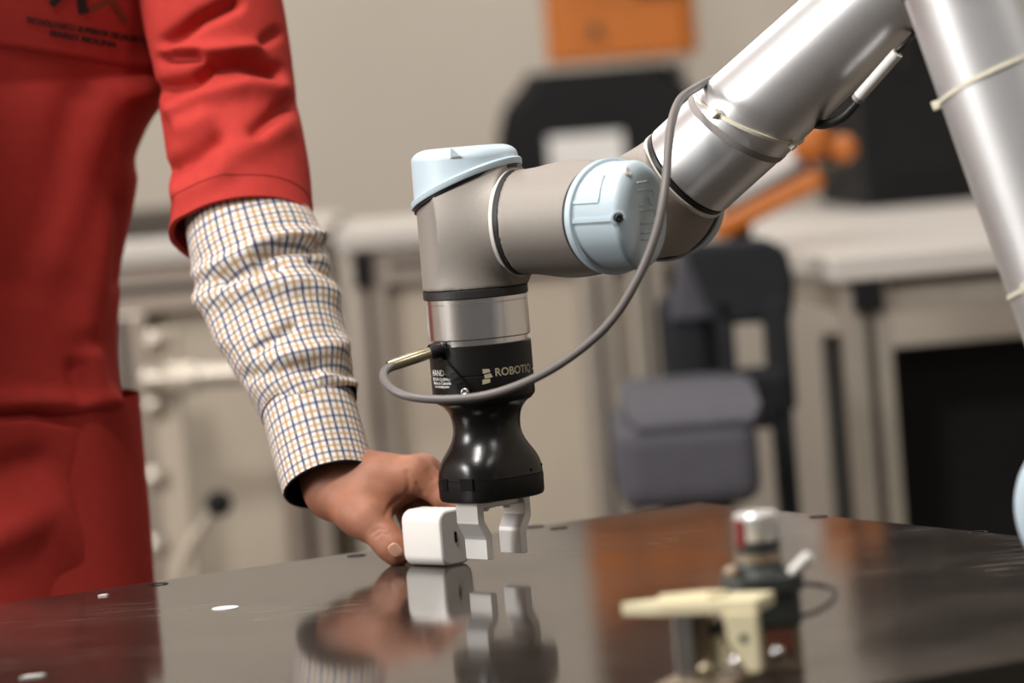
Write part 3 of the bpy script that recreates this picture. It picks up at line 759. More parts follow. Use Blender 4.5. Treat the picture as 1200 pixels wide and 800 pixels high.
cuffp = [(360, 472, 2.914, 36.4), (368, 501, 2.901, 35.8), (377, 534, 2.889, 35.4), (386, 567, 2.876, 35.2)]
cuff, _, _, pathC, frC_, radC = sleeve('cuff', cuffp, [], 'shirt_check', person, ripple=.0005, seed=3, span=10, n=128, tw=.12)
lin, *_ = sleeve('cuff_lining', [(a, b, c, r - 1.4) for a, b, c, r in cuffp], [], 'lining_navy', cuff, ripple=.0005, seed=3, span=10, n=64)
mesh('cuff_edge', *ring(Vector(pathC[-1]), Vector(frC_[-1][2]), radC[-1] - .0016, radC[-1] + .0002, .0012, 64), 'lining_navy', cuff, smooth=True)
mesh('cuff_seam', *ring(Vector(pathC[2]), Vector(frC_[2][2]), radC[2] - .003, radC[2] + .0006, .0012, 64), 'shirt_check', cuff, smooth=True)

# body: hand and forearm in fine mesh, the rest coarse, one mesh --------
J = lambda a, b, c: np.array(P(a, b, c))
MM = .001
bones = [ # a, b, ra, rb, blend
    ((350, 440, 2.930), (378, 520, 2.900), 31, 25, .012),
    ((378, 520, 2.900), (396, 562, 2.884), 25, 23.5, .014),
    ((396, 562, 2.884), (440, 566, 2.874), 22.5, 19, .016),       # back of the hand, thumb side
    ((398, 570, 2.896), (450, 570, 2.900), 20, 17, .016),         # little-finger side
    ((440, 562, 2.870), (486, 556, 2.862), 17, 13.5, .014),       # index metacarpal
    ((440, 562, 2.884), (495, 553, 2.884), 16, 13.0, .014),
    ((440, 568, 2.898), (490, 560, 2.905), 15, 12.0, .014),
    ((436, 574, 2.908), (472, 574, 2.922), 14, 11.0, .012),
    ((394, 578, 2.876), (424, 601, 2.852), 18, 16.5, .016),       # thumb base
    ((424, 601, 2.852), (434, 609, 2.843), 16.5, 14.0, .012),
    ((446, 590, 2.862), (470, 572, 2.864), 10, 9.5, .014),        # web muscle
]
fingers = [
    [(434, 609, 2.843, 14.0), (452, 631, 2.832, 11.8), (460, 641, 2.828, 11.3), (465.5, 648.5, 2.826, 9.6)],
    [(486, 556, 2.862, 12.6), (506, 569, 2.860, 10.8), (522, 583, 2.855, 9.8), (537, 593, 2.850, 8.2)],
    [(496, 553, 2.884, 12.4), (517, 566, 2.888, 10.8), (531, 592, 2.882, 9.6), (536, 610, 2.874, 8.2)],
    [(489, 562, 2.905, 11.5), (501, 588, 2.910, 10.2), (506, 614, 2.902, 9.0), (507, 634, 2.892, 7.8)],
    [(472, 575, 2.922, 10.5), (479, 600, 2.926, 9.2), (484, 624, 2.918, 8.2), (486, 642, 2.906, 7.2)],
]
B_ = [(J(*a), J(*b), ra * MM, rb * MM, k) for a, b, ra, rb, k in bones]
Fg = [[(J(*q[:3]), q[3] * MM) for q in f] for f in fingers]
creases = [([(437, 624), (444, 619), (451, 621)], .0007, 1.6), ([(440, 629), (447, 624), (454, 626)], .0006, 1.5), ([(477, 553), (479, 563), (478, 575)], .0008, 3.0), ([(468, 583), (458, 592), (452, 603)], .0010, 3.0), ([(489, 567), (496, 577)], .0008, 2.5), ([(503, 551), (508, 560)], .0008, 3)]
def hand_f(Q):
    d = None
    for a, b, ra, rb, k in B_:
        e = cone_sd(Q, a, b, ra, rb); d = e if d is None else smin(d, e, k)
    for c in Fg:
        e = None
        for (a, ra), (b, rb) in zip(c[:-1], c[1:]):
            q = cone_sd(Q, a, b, ra, rb); e = q if e is None else smin(e, q, .004)
        d = smin(d, e, .007)
    return d
allp = np.array([p for b in B_ for p in b[:2]] + [q[0] for c in Fg for q in c])
Vh, Fh = surfnets(hand_f, allp.min(0) - .034, allp.max(0) + .022, .00135)
# grooves of the knuckles, on the side that faces the table front
xh, yh = proj_np(Vh); gr = np.zeros(len(Vh))
e_ = .0008; gq = np.stack([hand_f(Vh + np.eye(3)[i] * e_) - hand_f(Vh - np.eye(3)[i] * e_) for i in range(3)], 1); gq /= np.linalg.norm(gq, axis=1)[:, None] + 1e-9
for poly, a, w_ in creases: gr += a * np.exp(-(pdist(xh, yh, poly) / w_) ** 2)
front = gq @ np.array(C_FWD) < -.1
Vh = Vh - gq * (gr * front)[:, None]
# rest of the figure
SHL = np.array(P(205, -235, 3.09)); SHR = np.array([2 * X0 - SHL[0], 2.95, SHL[2]])
HZ = SHL[2]
n0_, h0_ = np.array([X0, PY0 - .14, HZ + .00]), np.array([X0 - .02, PY0 - .40, HZ + .075])
hip = [np.array([X0 + s * .085, PY0 + .01, .02]) for s in (1, -1)]
knee = [np.array([X0 + s * .095, PY0, -.36]) for s in (1, -1)]; ank = [np.array([X0 + s * .10, PY0 + .03, -.74]) for s in (1, -1)]
toe = [np.array([X0 + s * .115, PY0 - .13, -.765]) for s in (1, -1)]
elR = SHR + np.array([-.01, -.06, -.28]); wrR = np.array([elR[0] + .06, 2.66, .075]); 
wrL = np.array(P(360, 470, 2.915)); elL = np.array(P(285, 215, 3.04))
def body_f(Q):
    L_ = [(SHL, SHR, .05, .05), (np.array([X0, PY0, HZ - .06]), np.array([X0, PY0, .05]), .10, .09), (n0_, h0_ + np.array([0, .05, -.04]), .056, .052), (hip[0], hip[1], .09, .09),
          (SHL, elL, .028, .028), (elL, wrL, .032, .026), (SHR, elR, .045, .038), (elR, wrR, .036, .025)]
    for i in (0, 1): L_ += [(hip[i], knee[i], .075, .052), (knee[i], ank[i], .050, .036), (ank[i] + np.array([0, .02, -.02]), toe[i], .032, .026)]
    hb = wrR; L_ += [(hb, hb + np.array([0, -.08, -.035]), .026, .022)]
    for k in range(4): a = hb + np.array([-.030 + .02 * k, -.085, -.040]); L_ += [(a, a + np.array([.003 * k, -.042, -.006]), .0095, .009), (a + np.array([.003 * k, -.042, -.006]), a + np.array([.004 * k, -.074 + .006 * abs(k - 1), -.022]), .009, .0075)]
    L_ += [(hb + np.array([.015, -.03, -.015]), hb + np.array([.045, -.075, -.040]), .011, .009), (hb + np.array([.045, -.075, -.040]), hb + np.array([.048, -.105, -.055]), .009, .008)]
    d = None
    for a, b, ra, rb in L_: e = cone_sd(Q, a, b, ra, rb); d = e if d is None else smin(d, e, .02)
    h = smin(ell_sd(Q, h0_ + np.array([0, .012, .02]), (.076, .094, .098)), ell_sd(Q, h0_ + np.array([0, -.018, -.045]), (.058, .070, .075)), .03)
    d = smin(d, h, .03)
    d = smin(d, cone_sd(Q, h0_ + np.array([0, -.088, .01]), h0_ + np.array([0, -.108, -.022]), .008, .013), .012)     # nose
    for s in (1, -1):
        d = smin(d, ell_sd(Q, h0_ + np.array([s * .079, .012, -.005]), (.010, .020, .032)), .008)                       # ears
        d = np.maximum(d, -ell_sd(Q, h0_ + np.array([s * .031, -.092, .008]), (.017, .012, .011)))                      # eye sockets
    d = smin(d, ell_sd(Q, h0_ + np.array([0, -.083, -.058]), (.024, .012, .006)), .006); d = smin(d, ell_sd(Q, h0_ + np.array([0, -.082, -.070]), (.020, .012, .007)), .006)
    return d
Vb, Fb = surfnets(body_f, (X0 - .36, PY0 - .72, FZ - .02), (X0 + .40, PY0 + .20, HZ + .36), .0075)
nh = len(Vh)
body_o = mesh('body', np.vstack([Vh, Vb]), list(Fh) + [tuple(i + nh for i in f) for f in Fb], 'skin', person, smooth=True)
for s in (1, -1): mesh('eye', *lathe(h0_ + np.array([s * .031, -.079, .008]), (0, -1, 0), [(.011 * math.cos(t), .011 * math.sin(t)) for t in np.linspace(-1.2, 1.5, 9)], 16), 'eye_white', body_o, smooth=True)
def hair_f(Q):
    h = ell_sd(Q, h0_ + np.array([0, .020, .030]), (.084, .100, .103)); return np.maximum(h, -(Q[..., 2] - h0_[2] - .035 + (Q[..., 1] - h0_[1]) * 1.1))
Vx, Fx = surfnets(hair_f, h0_ - .16, h0_ + .17, .006); mesh('hair', Vx, Fx, 'hair_black', person, smooth=True)
# thumbnail: small curved plate on the thumb tip
bvhH = BVHTree.FromPolygons([tuple(v) for v in Vh], [tuple(f) for f in Fh])
Vn = []; nr, na = 7, 28; cxn, cyn = 463.0, 644.5; ux = Vector((.60, .80)); uy = Vector((.80, -.60))
for k in range(nr + 1):
    for i in range(na):
        a = 2 * math.pi * i / na; rr = k / nr
        ca, sa = math.cos(a), math.sin(a); e = 2.6
        lx = 9.6 * rr * math.copysign(abs(ca) ** (2 / e), ca); ly = 7.6 * rr * math.copysign(abs(sa) ** (2 / e), sa)
        x, y = cxn + ux.x * lx + uy.x * ly, cyn + ux.y * lx + uy.y * ly
        o = Vector((0, 0, HC)); dd = ray(x, y).normalized(); h, n, _, _ = bvhH.ray_cast(o, dd)
        if h is None: h = P(x, y, 2.815); n = -dd
        Vn.append(h - dd * (.0009 if k < nr else -.0006))
Fn = [(k * na + i, k * na + (i + 1) % na, (k + 1) * na + (i + 1) % na, (k + 1) * na + i) for k in range(nr) for i in range(na)]
mesh('thumbnail', Vn, Fn, 'nail', body_o, smooth=True)
# rest of the clothes (behind the table or beyond the frame)
for i in (0, 1):
    a, k_1, b = hip[i], knee[i], ank[i]
    mesh('trouser_leg', *tube([a + np.array([0, 0, .10]), a, (a + k_1) / 2, k_1, (k_1 + b) / 2, b + np.array([0, 0, .02])], [.105, .105, .098, .085, .080, .076], 40, 6, cap=False), 'coverall_red', cover, smooth=True)
    f0 = ank[i]; rows = []
    for t, w, h in ((.06, .034, .05), (.05, .042, .085), (.0, .046, .10), (-.06, .048, .075), (-.12, .050, .055), (-.17, .045, .045), (-.195, .026, .03)):
        rows.append([Vector((f0[0] + w * c_, f0[1] + t, FZ + max(0, h * s_))) for c_, s_ in [(math.cos(q), math.sin(q)) for q in np.linspace(-.35, math.pi + .35, 14)]])
    mesh('shoe', *loft(rows), 'shoe_black', person, smooth=True)
mesh('sleeve', *tube([SHR + np.array([.03, 0, .02]), SHR, (SHR + elR) / 2, elR, elR + (wrR - elR) * .3], [.06, .072, .070, .066, .062], 40, 8, cap=False), 'coverall_red', cover, smooth=True)
mesh('shirt_sleeve', *tube([elR + (wrR - elR) * .2, elR + (wrR - elR) * .6, wrR], [.052, .045, .036], 40, 8, cap=False), 'eye_white', person, smooth=True)
mesh('collar', *tube([n0_ + np.array([.075 * math.cos(t), .070 * math.sin(t), .02 + .012 * math.sin(t)]) for t in np.linspace(-1.2, 4.34, 14)], .014, 10, 3), 'coverall_red', cover, smooth=True)

# ================================================================== the charger
mat('charger_white', s2l(236, 233, 228), .32, 0, var=.01, sss=.05)
mat('charger_face', s2l(222, 219, 216), .38, 0, var=.01)
NPc = Vector((math.sin(math.radians(45)), -math.cos(math.radians(45)), 0)); NLc = Vector((-NPc.y * -1 * -1, 0, 0))
NLc = Vector((-math.cos(math.radians(45)), -math.sin(math.radians(45)), 0))
CL, CW, CH = .042, .030, .0415
ck = T(519, 664.5)
cc = ck - NPc * (CL / 2) - NLc * (CW / 2) + (NPc + NLc) * .0025; cc.z = 0
charger = thing('charger', (cc.x, cc.y, 0), 'white rounded plug-in charger held on the table by the hand', 'charger')
def rrect(w, h, r, n=7):
    out = []
    for cx, cy, a0 in ((w / 2 - r, h / 2 - r, 0), (-w / 2 + r, h / 2 - r, 90), (-w / 2 + r, -h / 2 + r, 180), (w / 2 - r, -h / 2 + r, 270)):
        for k in range(n): a = math.radians(a0 + 90 * k / (n - 1)); out.append((cx + r * math.cos(a), cy + r * math.sin(a)))
    return out
rows = []
for x, ins in ((-CL / 2, .0035), (-CL / 2 + .0012, .0012), (-CL / 2 + .0035, 0), (CL / 2 - .0016, 0), (CL / 2 - .0005, .0004), (CL / 2, .0013)):
    rows.append([cc + NPc * x + NLc * a + UP * (CH / 2 + b) for a, b in rrect(CW - 2 * ins, CH - 2 * ins, .0085 - ins * .6)])
ch_body = mesh('body', *loft(rows), 'charger_white', charger, autosmooth=50)
rows = [[cc + NPc * x + NLc * a + UP * (CH / 2 + b) for a, b in rrect(CW - .0034 - i, CH - .0034 - i, .0070)] for x, i in ((CL / 2 - .001, 0), (CL / 2 + .0002, 0), (CL / 2 + .0003, .0005))]
mesh('port_face', *loft(rows), 'charger_face', charger)
rows = [[cc + NPc * x + NLc * a + UP * (CH / 2 + b) for a, b in rrect(.0029, .0088, .00143, 5)] for x in (CL / 2 - .002, CL / 2 + .0007)]
mesh('port_rim', *loft(rows), 'steel', charger)
rows = [[cc + NPc * x + NLc * a + UP * (CH / 2 + b) for a, b in rrect(.0023, .0082, .00113, 5)] for x in (CL / 2 - .002, CL / 2 + .0009)]
mesh('port', *loft(rows), 'hole_black', charger)
for s_ in (-.006, .006):
    q = cc - NPc * (CL / 2) + NLc * s_ + UP * CH * .55
    mesh('plug_pin', *box(q - NPc * .006, .014, .0015, .006, NPc, Z=UP), 'steel', charger)

q = T(264, 712.5)
tag(mesh('round_sticker', *lathe((q.x, q.y, .0001), UP, [(.0095, 0), (.0095, .0004), (.0092, .0005)], 32), 'label_white'), 'small round white sticker lying on the dark table top', 'sticker')
for i, (px, py, w, h, a) in enumerate(((38, 793, .009, .003, .3), (121, 698, .004, .002, .1), )):
    q = T(px, py); V = [Vector((q.x + x * math.cos(a) - y * math.sin(a), q.y + x * math.sin(a) + y * math.cos(a), zz)) for zz in (.0001, .0012) for x, y in ((-w, -h), (w * .6, -h * 1.2), (w, h * .4), (-w * .3, h))]
    tag(mesh('paper_scrap', V, [(0, 1, 2, 3), (4, 5, 6, 7), (0, 1, 5, 4), (1, 2, 6, 5), (2, 3, 7, 6), (3, 0, 4, 7)], 'label_white'), ['torn pale paper scrap at the near left of the table', 'tiny pale paper scrap on the table edge before the red coverall'][i], 'scrap', 'paper scraps on the table')

# ================================================================== blurred fixture at the table's near side
mat('cream_plastic', s2l(214, 204, 170), .5, var=.03, sss=.05)
mat('switch_grey', (.030, .034, .032), .45, var=.1)
mat('chrome', (.80, .78, .76), .10, 1.0, var=.02)
mat('knob_silver', (.72, .71, .70), .34, .45, var=.02)
mat('bracket_metal', s2l(150, 133, 112), .45, .35, var=.08)
mat('red_plastic', s2l(110, 20, 18), .45)
mat('rust_brown', s2l(96, 52, 36), .5)
DFX = 2.16
def Pf(px, py, dd=0.0): return P(px, py, DFX + dd)
fb = Pf(868, 800); fz = Vector((fb.x, fb.y, 0))
clampb = thing('cream_bracket', (Pf(830, 760).x, DFX - .02, 0), 'blurred cream plastic hook bracket on a thin metal post at the near table edge', 'bracket')
cX = Vector((.93, -.36, 0)).normalized(); cY = Vector((.36, .93, 0)).normalized()
tp = Pf(898, 697, -.02)                       # top right corner of the bracket
mesh('top_plate', *prism([(-.082, -.014), (-.058, -.020), (.000, -.020), (.000, .016), (-.026, .018), (-.060, .004)], tp, cX, cY, UP, -.0075, 0, bev=.001), 'cream_plastic', clampb)
mesh('tongue_rib', *prism([(-.062, -.006), (-.030, -.012), (-.022, .004), (-.040, .006)], tp, cX, cY, UP, -.001, .0030, bev=.0008), 'cream_plastic', clampb)
mesh('side_plate', *prism([(-.020, -.006), (.0005, -.006), (.0005, -.040), (-.007, -.041), (-.017, -.024)], tp - cY * .019, cX, UP, cY, -.003, .003, bev=.001), 'cream_plastic', clampb)
mesh('gusset', *prism([(-.037, -.016), (-.031, -.016), (-.014, -.038), (-.034, -.038)], tp + cY * -.004, cX, UP, cY, -.004, .004, bev=.0008), 'cream_plastic', clampb)
mesh('bolt_hole', *cyl(tp - cY * .0195 + UP * -.021 + cX * -.008, tp - cY * .0222 + UP * -.021 + cX * -.008, .0026, n=16), 'hole_black', clampb)
mesh('gusset_bolt', *cyl(tp + cX * -.029 - cY * .010 + UP * -.017, tp + cX * -.029 - cY * .001 + UP * -.017, .0042, n=16), 'dark_steel', clampb)
pz = tp + cX * -.046 - cY * .012
mesh('post', *box((pz.x, pz.y, (tp.z - .0075) / 2), .011, .007, tp.z - .0075, cX, bev=.0006), 'steel', clampb)
pz2 = tp + cX * -.036 - cY * .008
mesh('post_flange', *box((pz2.x, pz2.y, (tp.z - .009) / 2), .009, .004, tp.z - .009, cX, bev=.0004), 'bracket_metal', clampb)
mesh('post_foot', *box((pz.x + .008, pz.y, .002), .045, .035, .004, cX, bev=.0006), 'bracket_metal', clampb)
q = Pf(826, 785, -.035); mesh('post_rivet', *lathe(q, -cY, [(.004, -.012), (.004, .001), (.0015, .0025)], 16), 'brass_pale', clampb, smooth=True)

sw = thing('selector_switch', (Pf(900, 800).x, DFX + .03, 0), 'blurred dark grey rotary switch with a silver knob at the near table side', 'switch')
so = Pf(897, 728, .03); sX, sY = Vector((1, 0, 0)), Vector((0, 1, 0)); mmp = 1000 * F / 1e6 / so.y        # px per mm
px1 = .001 / mmp
def zz(py): return z_on(so.x, so.y, py)
def octo(w, d, c): return [(-w, -d + c), (-w + c, -d), (w - c, -d), (w, -d + c), (w, d - c), (w - c, d), (-w + c, d), (-w, d - c)]
hs_ = .0205
mesh('switch_body', *prism(octo(hs_ * .98, hs_ * .9, .003), Vector((so.x, so.y, 0)), sX, sY, UP, zz(729), zz(690), bev=.0012), 'switch_grey', sw)
mesh('switch_flange', *prism(octo(hs_ * 1.12, hs_ * 1.0, .009), Vector((so.x, so.y, 0)), sX, sY, UP, zz(692), zz(672), bev=.0012), 'switch_grey', sw)
mesh('switch_neck', *lathe((so.x - .0005, so.y, zz(674)), UP, [(.0165, 0), (.0150, .002), (.0120, zz(656) - zz(674)), (.0120, zz(650) - zz(674))], 32), 'switch_grey', sw, autosmooth=40)
mesh('neck_ring', *lathe((so.x - .0008, so.y, zz(656)), UP, [(.0130, 0), (.0130, zz(647) - zz(656))], 32), 'bracket_metal', sw, autosmooth=40)
mesh('knob_skirt', *lathe((so.x - .001, so.y, zz(648)), UP, [(.0105, 0), (.0128, .001), (.0128, zz(632) - zz(648))], 32), 'switch_grey', sw, autosmooth=40)
kn = mesh('knob', *lathe((so.x - .001, so.y, zz(633)), UP, [(.0120, 0), (.0127, .001), (.0127, zz(603) - zz(633)), (.0112, zz(599.5) - zz(633)), (.002, zz(599) - zz(633))], 40), 'knob_silver', sw, autosmooth=40)
q = Vector((so.x - .001, so.y, zz(622))) + Vector((-.80, -.60, 0)) * .0124
mesh('knob_mark', *box(q, .008, .0016, .016, Vector((.60, -.80, 0)), Z=UP, bev=.0004), 'red_plastic', kn)
q0_, q1_ = P(927, 672, so.y - .012), P(949, 650, so.y - .018)
mesh('lever', *cyl(q0_, q1_, .0034, n=20, bev=.001), 'label_white', sw, autosmooth=40)
q0_, q1_ = P(862, 668, so.y - .008), P(852, 676, so.y - .012)
mesh('side_lug', *cyl(q0_, q1_, .0042, n=20, bev=.001), 'bracket_metal', sw, autosmooth=40)
mesh('base_block', *box((so.x + .001, so.y, zz(729) / 2), .036, .030, zz(729), sX, bev=.001), 'bracket_metal', sw)
q = P(914, 752, so.y - .0155); mesh('brown_terminal', *box(q, .016, .004, .013, sX, Z=UP, bev=.0006), 'rust_brown', sw)
for px, py in ((911, 764), (863, 776)):
    q = P(px, py, so.y - (.019 if px > 900 else .060)); mesh('dome_bolt', *lathe(q, (0, -1, 0), [(.0042 * math.cos(t), .0042 * math.sin(t) * .8) for t in np.linspace(-.9, 1.5, 8)], 20), 'chrome', sw if px > 900 else clampb, smooth=True)
lead = mesh('switch_lead', *tube([P(938, 722, so.y + .012), P(958, 716, so.y + .02), P(976, 703, so.y + .03), P(978, 692, so.y + .04), P(962, 686, so.y + .045), P(944, 684, so.y + .03)], .0014, 8, 6), 'cable_black', sw, smooth=True)

# ================================================================== background: benches, robots, chair
mat('bench_alu', s2l(196, 188, 176), .38, .7, var=.04)
mat('bench_top', s2l(192, 186, 180), .45, var=.03, scale=6)
mat('panel_beige', s2l(180, 168, 152), .7, var=.04, scale=5)
mat('slot_dark', s2l(60, 52, 44), .6)
mat('cap_black', (.012, .012, .013), .5, spec=.15)
mat('robot_orange', s2l(182, 102, 32), .42, var=.05)
mat('robot_black', (.012, .012, .013), .45, spec=.15)
mat('chair_black', (.018, .019, .022), .6, spec=.15)
mat('seat_grey', s2l(72, 71, 79), .8, var=.08)
mat('pipe_bright', s2l(205, 196, 182), .45, .5)

def post(parent, c, w, z0, z1, X=(1, 0, 0), slot=True):
    """extruded profile post with a dark groove in the front and right faces"""
    Xv = Vector(X); Yv = Vector((-Xv.y, Xv.x, 0))
    p = mesh('post', *box((c[0], c[1], (z0 + z1) / 2), w, w, z1 - z0, X, bev=.002), 'bench_alu', parent)
    if slot:
        q = Vector((c[0], c[1], 0)) - Yv * (w / 2 + .0002); mesh('groove', *box((q.x, q.y, (z0 + z1) / 2), w * .20, .003, (z1 - z0) * .99, X), 'slot_dark', p)
        q = Vector((c[0], c[1], 0)) + Xv * (w / 2 + .0002); mesh('groove', *box((q.x, q.y, (z0 + z1) / 2), .003, w * .20, (z1 - z0) * .99, X), 'slot_dark', p)
    return p
# long bench in the middle and one behind the person
DB = 4.9
def bench(name, label, xl, xr, top_z, dep, wp, div=(), caps=True):
    b = thing(name, ((xl + xr) / 2, DB + dep / 2, FZ), label, 'bench', 'aluminium framed benches')
    mesh('bench_top', *box(((xl + xr) / 2, DB + dep / 2, top_z - .0125), xr - xl + .03, dep + .03, .025, bev=.003), 'bench_top', b)
    for y in (DB + wp / 2, DB + dep - wp / 2):
        for x in (xl + wp / 2, xr - wp / 2): post(b, (x, y), wp, FZ, top_z - .026)
        for z in (top_z - .026 - wp / 2, -.45): 
            r_ = mesh('rail', *box(((xl + xr) / 2, y, z), xr - xl - 2 * wp - .002, wp * .96, wp, bev=.002), 'bench_alu', b)
            mesh('groove', *box(((xl + xr) / 2, y - wp / 2 - .0002, z), xr - xl - 2 * wp - .01, .003, wp * .2), 'slot_dark', r_)
    for x in div: post(b, (x, DB + wp / 2), wp, FZ, top_z - .026 - wp)
    xs = [xl + wp] + sorted(div) + [xr - wp]
    for i, (a, c) in enumerate(zip(xs[:-1], xs[1:])):
        a2 = a + (wp / 2 if i else 0); c2 = c - (wp / 2 if i < len(xs) - 2 else 0)
        mesh('panel', *box(((a2 + c2) / 2, DB + wp * .6, (top_z - .026 - wp - .45) / 2 + .02), c2 - a2 - .004, .008, top_z - .026 - wp + .45 - .03), 'panel_beige', b)
    if caps:
        for x in (xl + wp / 2,):
            mesh('end_cap', *box((x - wp * .1, DB - .006, top_z - .026 - wp * .55), wp * .55, .012, wp * .95, bev=.002), 'cap_black', b)
    return b
zb1 = P(450, 268, DB).z
xa, xb = P(408, 300, DB).x, P(785, 420, DB).x
bench('profile_bench', 'pale aluminium framed bench with beige panels behind the gripper', xa, xb, zb1, .45, .045, div=[P(708, 450, DB).x])
zb2 = P(190, 286, DB).z
xc, xd = P(-330, 400, DB).x, P(372, 400, DB).x
b2 = bench('profile_bench', 'pale aluminium framed bench behind the person in red', xc, xd, zb2, .8, .060, div=[P(153, 500, DB).x], caps=False)
# narrow darker upright and pipe before the left bench
fr_st = thing('pipe_stand', (P(205, 600, 4.75).x, 4.75, FZ), 'blurred stand with a bright horizontal pipe behind the checked sleeve', 'stand')
q = P(200, 500, 4.75)
mesh('upright', *box((q.x, 4.75, (FZ + P(200, 385, 4.75).z) / 2), .036, .036, P(200, 385, 4.75).z - FZ, bev=.002), 'panel_beige', fr_st)
mesh('pipe', *cyl(P(168, 446, 4.72), P(330, 434, 4.72), .014, n=20), 'bench_alu', fr_st, autosmooth=40)
mesh('pipe_joint', *cyl(P(192, 445, 4.72), P(232, 442, 4.72), .019, n=20, bev=.003), 'pipe_bright', fr_st, autosmooth=40)
for py in (400, 475, 560, 640):
    q = P(180, py, 4.73); mesh('clip', *lathe(q, (0, -1, 0), [(.014, 0), (.014, .008), (.008, .016)], 16), 'bench_alu', fr_st, smooth=True)
mesh('foot', *box((P(200, 500, 4.75).x, 4.75, FZ + .01), .20, .20, .02, bev=.003), 'dark_steel', fr_st)
clip = thing('clamp_handle', tuple(P(215, 670, 4.6)), 'blurred grey clamp handle with a black knob below the checked sleeve', 'clamp')
mesh('knob', *lathe(P(255, 590, 4.6), (.2, -1, .1), [(.012, 0), (.016, .005), (.016, .016), (.010, .020)], 20), 'cap_black', clip, smooth=True)
mesh('stem', *tube([P(252, 594, 4.61), P(238, 615, 4.61), P(222, 640, 4.61), P(208, 672, 4.61), P(205, 720, 4.61)], [.006, .006, .007, .009, .010], 12, 5), 'panel_beige', clip, smooth=True)
mesh('foot', *cyl((P(205, 720, 4.61).x, 4.61, FZ), P(205, 718, 4.61), .012, n=16), 'bench_alu', clip)

# dark pipe on the left bench top
q = P(170, 275, 5.3)
tag(mesh('dark_tray', *box((q.x, 5.3, zb2 + .018), .16, .25, .036, bev=.004), 'slot_dark'), 'blurred dark tray on the bench between the coverall and its sleeve', 'tray')

# orange robot standing on the middle bench
DO = 6.35
ox = P(700, 100, DO).x
orob = thing('orange_robot', (ox, DO, FZ), 'tall orange industrial robot with a black base behind the middle bench', 'robot arm')
zo = lambda py: P(700, py, DO).z
wpx = DO / F
mesh('black_base', *loft([[Vector((ox + x, DO + y, z)) for x, y in octo(w, .11, .03)] for z, w in ((FZ, .17), (zo(205), .172), (zo(150), .172), (zo(118), .158), (zo(90), .122), (zo(80), .115))]), 'robot_black', orob)
mesh('base_label', *box((P(687, 176, DO - .112).x, DO - .1115, zo(178)), 86 * wpx, .003, 46 * wpx), 'label_white', orob)
mesh('lower_column', *prism(octo(.122, .10, .02), (P(727, 40, DO).x, DO, 0), (1, 0, 0), (0, 1, 0), UP, zo(72), zo(-40), bev=.006), 'robot_orange', orob)
mesh('rivet_cap', *cyl((P(696, 37, DO).x, DO - .106, zo(37)), (P(696, 37, DO).x, DO - .094, zo(37)), .010, n=20), 'slot_dark', orob)
mesh('black_band', *box((P(772, 2, DO).x, DO - .098, zo(-6)), 58 * wpx, .012, 14 * wpx), 'robot_black', orob)
mesh('cable_cover', *box((P(793, 108, DO + .05).x, DO + .05, zo(108)), .032, .05, .075, bev=.004), 'label_white', orob)
sh_z = zo(-100)
mesh('shoulder_drum', *cyl((ox + .02, DO - .12, sh_z), (ox + .02, DO + .12, sh_z), .10, n=40, bev=.008), 'robot_black', orob, autosmooth=40)
mesh('upper_link', *loft([[Vector((ox + .02 + w * math.cos(t) + x, DO + w * math.sin(t), z)) for t in np.linspace(0, 2 * math.pi, 24, endpoint=False)] for z, w, x in ((sh_z + .05, .085, 0), (sh_z + .2, .08, -.01), (sh_z + .42, .07, -.03))]), 'robot_orange', orob, smooth=True)
mesh('elbow_drum', *cyl((ox - .01, DO - .10, sh_z + .46), (ox - .01, DO + .10, sh_z + .46), .085, n=40, bev=.008), 'robot_orange', orob, autosmooth=40)
mesh('fore_link', *cyl((ox - .01, DO + .05, sh_z + .46), (ox - .05, DO + .50, sh_z + .54), .07, .055, n=32), 'robot_orange', orob, autosmooth=40)

# white-topped bench at the right
D1 = 4.35
kc = P(987, 301, D1); zt = kc.z
a_ = math.radians(5); BX = Vector((math.cos(a_), math.sin(a_), 0)); BY = Vector((-math.sin(a_), math.cos(a_), 0))
LW, LD = 1.15, 1.80
kc.z = 0
bw = thing('white_bench', tuple(kc + BX * LW / 2 + BY * LD / 2 + UP * FZ), 'white topped aluminium profile bench with black corner caps at the right', 'bench')
mc = kc + BX * LW / 2 + BY * LD / 2
mesh('bench_top', *box(mc + UP * (zt - .014), LW + .03, LD + .03, .028, BX, bev=.003), 'bench_top', bw)
wp = .050
for i in (0, 1):
    for j in (0, 1):
        c = kc + BX * (wp / 2 + i * (LW - wp)) + BY * (wp / 2 + j * (LD - wp)); post(bw, (c.x, c.y), wp, FZ, zt - .028, BX)
for j in (0, 1):
    c = kc + BX * LW / 2 + BY * (wp / 2 + j * (LD - wp)); r_ = mesh('rail', *box(c + UP * (zt - .028 - .022), LW - 2 * wp, .045, .034, BX, bev=.002), 'bench_alu', bw)
    mesh('groove', *box(c - BY * .0255 + UP * (zt - .034), LW - 2 * wp, .002, .010, BX), 'slot_dark', r_)
for i in (0, 1):
    c = kc + BY * LD / 2 + BX * (wp / 2 + i * (LW - wp)); mesh('rail', *box(c + UP * (zt - .028 - .022), .045, LD - 2 * wp, .034, BX, bev=.002), 'bench_alu', bw)
c = kc + BX * wp * .50 - BY * .006
mesh('corner_cap', *box(c + UP * (zt - .046), .034, .012, .036, BX, bev=.003), 'cap_black', bw)
c = kc + BX * LW / 2 + BY * .16
mesh('dark_panel', *box(c + UP * ((FZ + zt - .1) / 2 + .03), LW - .14, .02, zt - FZ - .2, BX), 'cap_black', bw)
c = kc + BY * .27 + BX * .06
mesh('dark_panel', *box(c + UP * ((FZ + zt - .1) / 2 + .03), .02, .42, zt - FZ - .2, BX), 'cap_black', bw)

